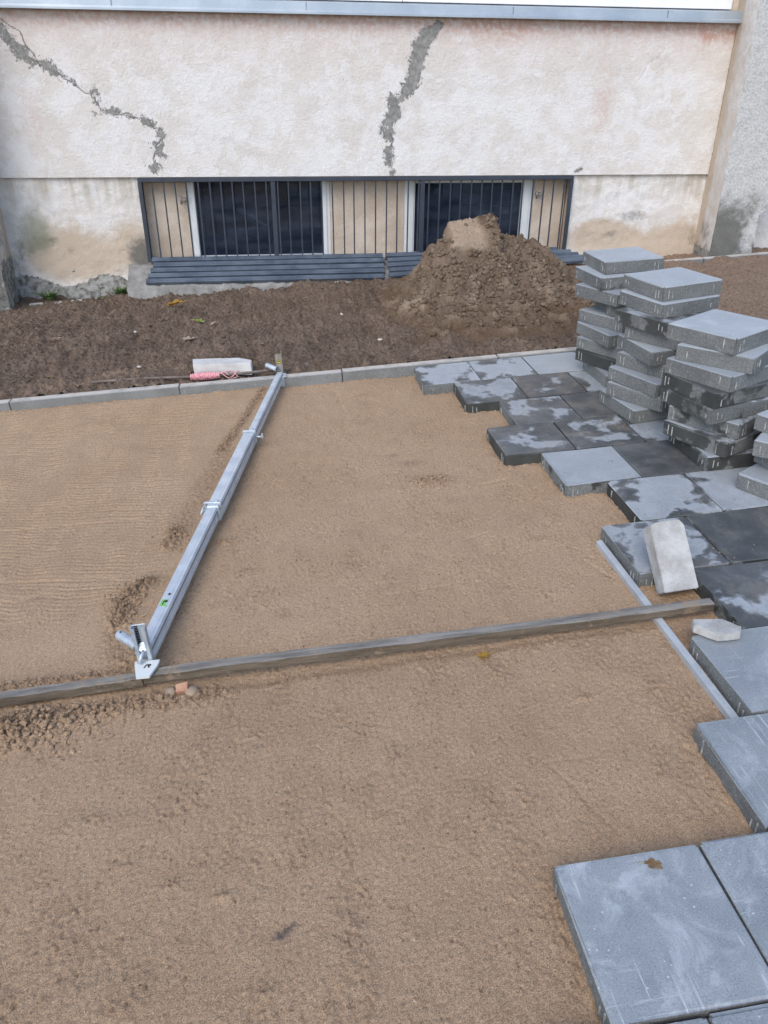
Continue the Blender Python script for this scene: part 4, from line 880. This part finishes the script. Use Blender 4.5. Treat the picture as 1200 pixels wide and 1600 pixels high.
# stickers on the near profile
bm = bmesh.new(); add_box(bm, (.255, .008, .0330), (.036, .020, .0012)); add_box(bm, (.235, -.0065, .0330), (.008, .007, .0012)); link('green_sticker', fin(bm, 'green_sticker'), M_GRN, b1)
bm = bmesh.new(); add_box(bm, (.252, .009, .0340), (.022, .003, .0008)); add_box(bm, (.262, .002, .0340), (.010, .0115, .0008)); link('sticker_print', fin(bm, 'sticker_print'), M_BLK, b1)
bm = bmesh.new(); add_box(bm, (.305, .002, .0334), (.010, .008, .0014)); link('bolt_hole', fin(bm, 'bolt_hole'), M_BLK, b1)
def world_part(name, bm, mat, parent=scr):
    o = link(name, fin(bm, name), mat, parent)
    if parent == scr: o.matrix_parent_inverse = Matrix.Identity(4); o.matrix_local = (Matrix.Translation(S0) @ Matrix.Rotation(ang, 4, 'Z')).inverted()
    return o
# near end bracket: upright U channel, pipe stub, bolt, white pentagon foot
bx, by = -.563, 1.972
bm = bmesh.new(); wch = .042
add_box(bm, (bx, by + .012, .072), (wch, .004, .130), bevel=.001)
add_box(bm, (bx - wch / 2, by + .002, .072), (.004, .024, .130), bevel=.001); add_box(bm, (bx + wch / 2, by + .002, .072), (.004, .024, .130), bevel=.001)
add_box(bm, (bx - wch / 2 + .005, by - .010, .072), (.011, .003, .130)); add_box(bm, (bx + wch / 2 - .005, by - .010, .072), (.011, .003, .130))
world_part('end_channel', bm, M_ZINC)
bm = bmesh.new()
for k in range(14): add_box(bm, (bx - .008, by + .0085, .132 - k * .0065), (.010, .002, .003))
world_part('channel_scale', bm, M_BLK)
bm = bmesh.new(); n_ = 16; p0 = Vector((-.584, 1.995, .045)); p1 = Vector((-.650, 2.060, .050)); dd = (p1 - p0).normalized()
add_tube(bm, [p0, p1], .0165, 18, cap=False); add_tube(bm, [p1, p1 + dd * .001, p1 - dd * .002, p0], [.0165, .0150, .0135, .0135], 18, cap=False); add_tube(bm, [p0 + dd * .03, p0 + dd * .031], .0130, 16)
pipe = world_part('pipe_stub', bm, M_ZINC)
bm = bmesh.new(); add_tube(bm, [p1 - dd * .012 + Vector((0, 0, .0160)), p1 - dd * .012 + Vector((0, 0, .0175))], .0035, 10); world_part('pipe_hole', bm, M_BLK)
bm = bmesh.new(); add_tube(bm, [(bx + .002, by + .004, .016), (bx + .002, by + .004, .058)], .0135, 16); add_tube(bm, [(bx + .002, by + .004, .052), (bx + .002, by - .004, .060)], .0155, 16)
add_tube(bm, [(bx + .004, by - .008, .050), (bx - .006, by - .024, .036), (bx - .014, by - .034, .020)], [.006, .006, .007], 10); world_part('wing_bolt', bm, M_ZINC)
pent = [(-.0385, .030), (.0385, .030), (.036, .006), (.019, -.046), (-.021, -.046), (-.036, .010)]
bm = bmesh.new(); add_prism(bm, pent, 0, .008, Matrix.Translation((-.557, 1.928, .004)) @ Matrix.Rotation(R(-3), 4, 'Z')); foot = world_part('end_foot', bm, M_WPL)
bm = bmesh.new(); Ml = Matrix.Translation((-.553, 1.930, .0125)) @ Matrix.Rotation(R(-3), 4, 'Z')
add_prism(bm, [(-.010, -.008), (-.006, -.008), (.000, .008), (-.004, .008)], 0, .0008, Ml)
add_prism(bm, [(-.001, .008), (.011, .008), (.013, .003), (.007, -.001), (.010, -.008), (.005, -.008), (.002, -.001), (.001, .002), (.008, .004), (.000, .0045)], 0, .0008, Ml)
world_part('foot_letter', bm, M_BLK)
# far end bracket
fx, fy = -.082, 4.632
bm = bmesh.new(); add_box(bm, (fx, fy, .070), (.040, .004, .125), bevel=.001); add_box(bm, (fx + .019, fy + .010, .078), (.004, .022, .140), bevel=.001); add_box(bm, (fx - .019, fy + .006, .064), (.004, .014, .11), bevel=.001)
world_part('end_channel', bm, M_DULL)
bm = bmesh.new(); add_prism(bm, [(-.015, -.0125), (.015, -.0125), (0, .0135)], 0, .0012, Matrix.Translation((fx, fy - .0035, .090)) @ Matrix.Rotation(R(90), 4, 'X')); st = world_part('warning_sticker', bm, M_YEL)
bm = bmesh.new(); Mw = Matrix.Translation((fx, fy - .0050, .089)) @ Matrix.Rotation(R(90), 4, 'X')
add_prism(bm, [(-.006, -.006), (-.001, -.002), (.0045, -.007), (.006, -.003), (.002, .001), (.003, .005), (-.002, .004), (-.005, .001)], 0, .0008, Mw)
for q in range(3):
    a0, a1 = [(-.015, -.0125), (.015, -.0125), (0, .0135)][q], [(.015, -.0125), (0, .0135), (-.015, -.0125)][q]
    dx_, dy_ = a1[0] - a0[0], a1[1] - a0[1]; l_ = math.hypot(dx_, dy_); nx_, ny_ = -dy_ / l_ * .0014, dx_ / l_ * .0014
    add_prism(bm, [a0, a1, (a1[0] + nx_, a1[1] + ny_), (a0[0] + nx_, a0[1] + ny_)], .0002, .001, Mw @ Matrix.Translation((0, .001, 0)))
world_part('warning_symbol', bm, M_BLK)
bm = bmesh.new(); q0 = Vector((-.098, 4.60, .048)); q1 = Vector((-.160, 4.655, .062)); dq = (q1 - q0).normalized()
add_tube(bm, [q0, q1], .0155, 16, cap=False); add_tube(bm, [q1, q1 + dq * .001, q1 - dq * .003, q0], [.0155, .014, .0125, .0125], 16, cap=False); world_part('pipe_stub', bm, M_ZINC)
bm = bmesh.new(); add_box(bm, (fx + .010, 4.551, -.020), (.022, .005, .058), bevel=.001); add_box(bm, (fx + .012, 4.585, .0115), (.050, .075, .004), bevel=.001); world_part('end_foot', bm, M_ZINC)

# ------------------------------------------------------------------ bricks and blocks
def block_mesh(name, poly, h, bev=.003, noise=.0008, seed=0):
    bm = bmesh.new(); add_prism(bm, poly, 0, h); r = random.Random(seed)
    bmesh.ops.bevel(bm, geom=list(bm.edges), offset=bev, segments=2, affect='EDGES')
    bmesh.ops.subdivide_edges(bm, edges=[e for e in bm.edges if e.calc_length() > .03], cuts=3, use_grid_fill=True)
    for v in bm.verts: v.co += Vector((r.uniform(-1, 1), r.uniform(-1, 1), r.uniform(-1, 1))) * noise
    return fin(bm, name)
def chamf(L, W, c):
    return [(-L / 2 + c, -W / 2), (L / 2 - c, -W / 2), (L / 2, -W / 2 + c), (L / 2, W / 2 - c), (L / 2 - c, W / 2), (-L / 2 + c, W / 2), (-L / 2, W / 2 - c), (-L / 2, -W / 2 + c)]
# brick leaning on the slab edge, foot behind the batten: local x = width, y = length, z = thickness
me = block_mesh('leaning_brick', [(-.0625, 0), (.0625, 0), (.0625, .225), (.047, .247), (-.040, .247), (-.0625, .235)], .065, .0022, .0007, 1)
o = link('leaning_brick', me, M_PAVER); o.matrix_world = Matrix.Translation((1.245, 2.056, -.058)) @ Matrix.Rotation(R(2), 4, 'Z') @ Matrix.Rotation(R(49), 4, 'X')
tag(o, 'pale concrete brick leaning on a slab corner behind the batten end', 'brick')
me = block_mesh('paver_offcut', [(-.070, .002), (-.012, -.050), (.058, -.044), (.072, -.018), (.030, .030), (-.062, .034)], .030, .002, .0006, 2)
o = link('paver_offcut', me, M_PAVER); o.location = (1.224, 1.752, .0040); o.rotation_euler = (R(-3), R(1.5), R(-6)); tag(o, 'small flat pale paver piece lying by the right batten end', 'paver piece')
me = block_mesh('concrete_block', [(-.185, -.06), (.185, -.06), (.175, .010), (.08, .06), (-.222, .06)], .075, .003, .0006, 3)
o = link('concrete_block', me, M_BLOCK); o.location = (-.425, 4.765, .004); o.rotation_euler = (0, 0, R(-12)); tag(o, 'whitish concrete block with a cut corner lying behind the kerb', 'concrete block')
me = block_mesh('brick_piece', [(-.020, -.014), (.018, -.015), (.022, .014), (-.016, .016)], .026, .002, .0012, 4)
o = link('brick_piece', me, M_BRICK); o.location = (-.448, 1.872, -.058); o.rotation_euler = (R(14), R(-5), R(8)); tag(o, 'broken piece of orange-red brick against the batten near the screed foot', 'brick piece')
def stone(loc, r, mat, label, seed, flat=.6, name='stone', grp=None):
    n = np.array([[0., 0., 0.]]); me = clods(name, n, np.array([r]), seed, flat, True)
    o = link(name, me, mat); o.location = loc; tag(o, label, 'stone', grp)
stone((-.487, 1.868, -.050), .017, M_CLOD, 'sandy stone lying left of the red brick piece', 41); stone((-.420, 1.860, -.050), .019, M_CLOD, 'round sandy stone lying right of the red brick piece', 42, .7)
stone((-.492, 1.832, -.052), .013, M_CLOD, 'small flat sandy stone in front of the red brick piece', 43, .5); stone((-.445, 1.842, -.052), .008, M_CLOD, 'tiny sandy stone just below the red brick piece', 44)

# rod with pink string
bm = bmesh.new(); pts = [(-1.255, 4.788, .012), (-.95, 4.765, .014), (-.60, 4.686, .020), (-.30, 4.672, .020), (-.02, 4.672, .022)]
add_tube(bm, pts, .0085, 10); o = link('steel_rod', fin(bm, 'steel_rod'), M_ROD); tag(o, 'thin brown rod lying along the kerb with pink string wound round it', 'rod')
bm = bmesh.new(); hp = []
for i in range(420):
    t = i / 419.0; x = -.640 + .185 * t; rr_ = (.015 + .007 * math.sin(math.pi * t) + .002 * math.sin(i * .37)); a_ = i * .50 + .3 * math.sin(i * .13)
    yb = 4.690 - .012 * t; hp.append((x + .006 * math.sin(i * 0.21), yb + rr_ * math.cos(a_), .019 + rr_ * math.sin(a_)))
add_tube(bm, hp, .0032, 5)
add_tube(bm, [(-.638, 4.690, .019), (-.60, 4.688, .019), (-.55, 4.684, .020), (-.50, 4.681, .019), (-.458, 4.678, .019)], [.010, .015, .0185, .016, .010], 8)
for (pts_) in ([(-.46, 4.675, .03), (-.44, 4.66, .034), (-.415, 4.635, .018), (-.395, 4.62, .012)], [(-.45, 4.70, .035), (-.42, 4.68, .036), (-.40, 4.655, .02)], [(-.385, 4.70, .034), (-.365, 4.665, .034), (-.345, 4.635, .014), (-.36, 4.622, .012)],
               [(-.335, 4.69, .034), (-.355, 4.66, .03), (-.385, 4.635, .013)], [(-.37, 4.625, .012), (-.36, 4.615, .016), (-.352, 4.622, .012)], [(-.47, 4.67, .03), (-.42, 4.69, .036), (-.33, 4.695, .034)]):
    add_tube(bm, pts_, .0022, 5)
o = link('string_coil', fin(bm, 'string_coil'), M_PINK); tag(o, 'pink builder string wound on the rod in front of the block', 'string')

# ------------------------------------------------------------------ leaves
def leaf(loc, size, mat, label, seed, rz=0, curl=.35, lobes=5):
    r = random.Random(seed); bm = bmesh.new(); n = 20; c = bm.verts.new((0, 0, 0)); ring = []
    for k in range(n):
        a_ = 2 * math.pi * k / n; rad = .5 * (.62 + .38 * abs(math.cos(a_ * lobes / 2))) * (1 + .18 * r.uniform(-1, 1)); x, y = rad * math.cos(a_) * 1.15, rad * math.sin(a_) * .8
        ring.append(bm.verts.new((x, y, curl * (abs(y) * .9 + .35 * x * x) + .04 * r.uniform(-1, 1))))
    for k in range(n): bm.faces.new((c, ring[k], ring[(k + 1) % n]))
    g = bmesh.ops.solidify(bm, geom=list(bm.faces), thickness=.03)
    add_tube(bm, [(.4, 0, .03), (.75, .05, .06), (.95, .12, .04)], .018, 5)
    me = fin(bm, 'leaf'); me.transform(Matrix.Scale(size, 4))
    o = link('leaf', me, mat); o.location = loc; o.rotation_euler = (R(r.uniform(-12, 12)), R(r.uniform(-12, 12)), rz); tag(o, label, 'leaf', 'fallen leaves')
for (l, s, mt, lab, rz, cu) in [((-.913, 6.57, .035), .13, 'ochre', 'large curled orange-brown leaf on dark soil before the window ledge', .3, .6), ((-.677, 6.0, .022), .085, 'green', 'yellow-green leaf lying on the dark soil', 2.4, .5),
                           ((-.565, 5.93, .018), .05, 'pale', 'tiny pale leaf just right of the yellow-green leaf', 1, .4), ((-1.74, 5.85, .022), .075, 'pale', 'pale leaf on the soil near the left edge of the photo', .2, .3),
                           ((-.72, 5.53, .022), .085, 'pale', 'pale jagged leaf on the soil above the concrete block', .5, .5), ((-1.59, 4.955, .018), .07, 'brown', 'brown dry leaf on the soil near the kerb at far left', 0, .3),
                           ((-.20, 5.27, .018), .05, 'pale', 'pale leaf on the soil just left of the screed end', 1.9, .6), ((.505, 1.850, -.053), .040, 'ochre', 'small yellow leaf on the sand just below the batten', .2, .2),
                           ((.681, 1.020, .001), .036, 'brown', 'small brown leaf on the large front slab', 2.7, .1), ((1.90, 5.12, .03), .07, 'pale', 'pale leaf at the foot of the soil heap', .9, .4)]:
    leaf(l, s, M_LEAF[mt], lab, hash_seed := int(abs(l[0]) * 1000), rz, cu)
for i, (x, y, r_, lab) in enumerate([(.90, 6.45, .016, 'white pebble at the left foot of the soil heap'), (-.07, 4.98, .012, 'pale pebble in the soil behind the screed end'), (.42, 5.9, .014, 'pale pebble on the raked soil left of the heap'),
                               (.62, 5.15, .013, 'pale pebble on the soil between screed end and heap'), (-1.0, 5.02, .014, 'pale pebble on the light sandy streak by the kerb'), (-1.15, 5.9, .011, 'tiny pale pebble among the raked soil at left')]):
    stone((x, y, .012), r_, M_STONE, lab, 60 + i, .7, 'pebble', 'pebbles on the soil')

# weeds at the foot of the wall
def weed(loc, n, h, label, seed):
    r = random.Random(seed); bm = bmesh.new()
    for i in range(n):
        a_ = r.uniform(0, 6.28); d = r.uniform(0, .05); bx_, by_ = d * math.cos(a_), d * math.sin(a_) * .6; hh = h * r.uniform(.5, 1.1); le = r.uniform(.3, 1.0) * h; w = .006 * r.uniform(.7, 1.5)
        p = [(bx_ + math.cos(a_) * le * t * t, by_ + math.sin(a_) * le * t * t * .7, hh * (t - .35 * t * t)) for t in (0, .35, .7, 1)]
        nx_, ny_ = -math.sin(a_) * w, math.cos(a_) * w; prev = None
        for q, (x, y, z) in enumerate(p):
            ww = (1, 1.2, .9, .1)[q]; cur = (bm.verts.new((x - nx_ * ww, y - ny_ * ww, z)), bm.verts.new((x + nx_ * ww, y + ny_ * ww, z)))
            if prev: bm.faces.new((prev[0], prev[1], cur[1], cur[0]))
            prev = cur
    o = link('weed', fin(bm, 'weed'), M_WEED); o.location = loc; tag(o, label, 'weed', 'weeds at the wall foot')
weed((-1.45, 7.20, .0), 60, .12, 'green weed beside the left end of the window ledge', 1); weed((-2.08, 7.22, .02), 50, .11, 'green weed at the foot of the left column', 2); weed((-1.62, 7.13, .0), 16, .04, 'small weed tuft on the foot kerb left of the ledge', 3)
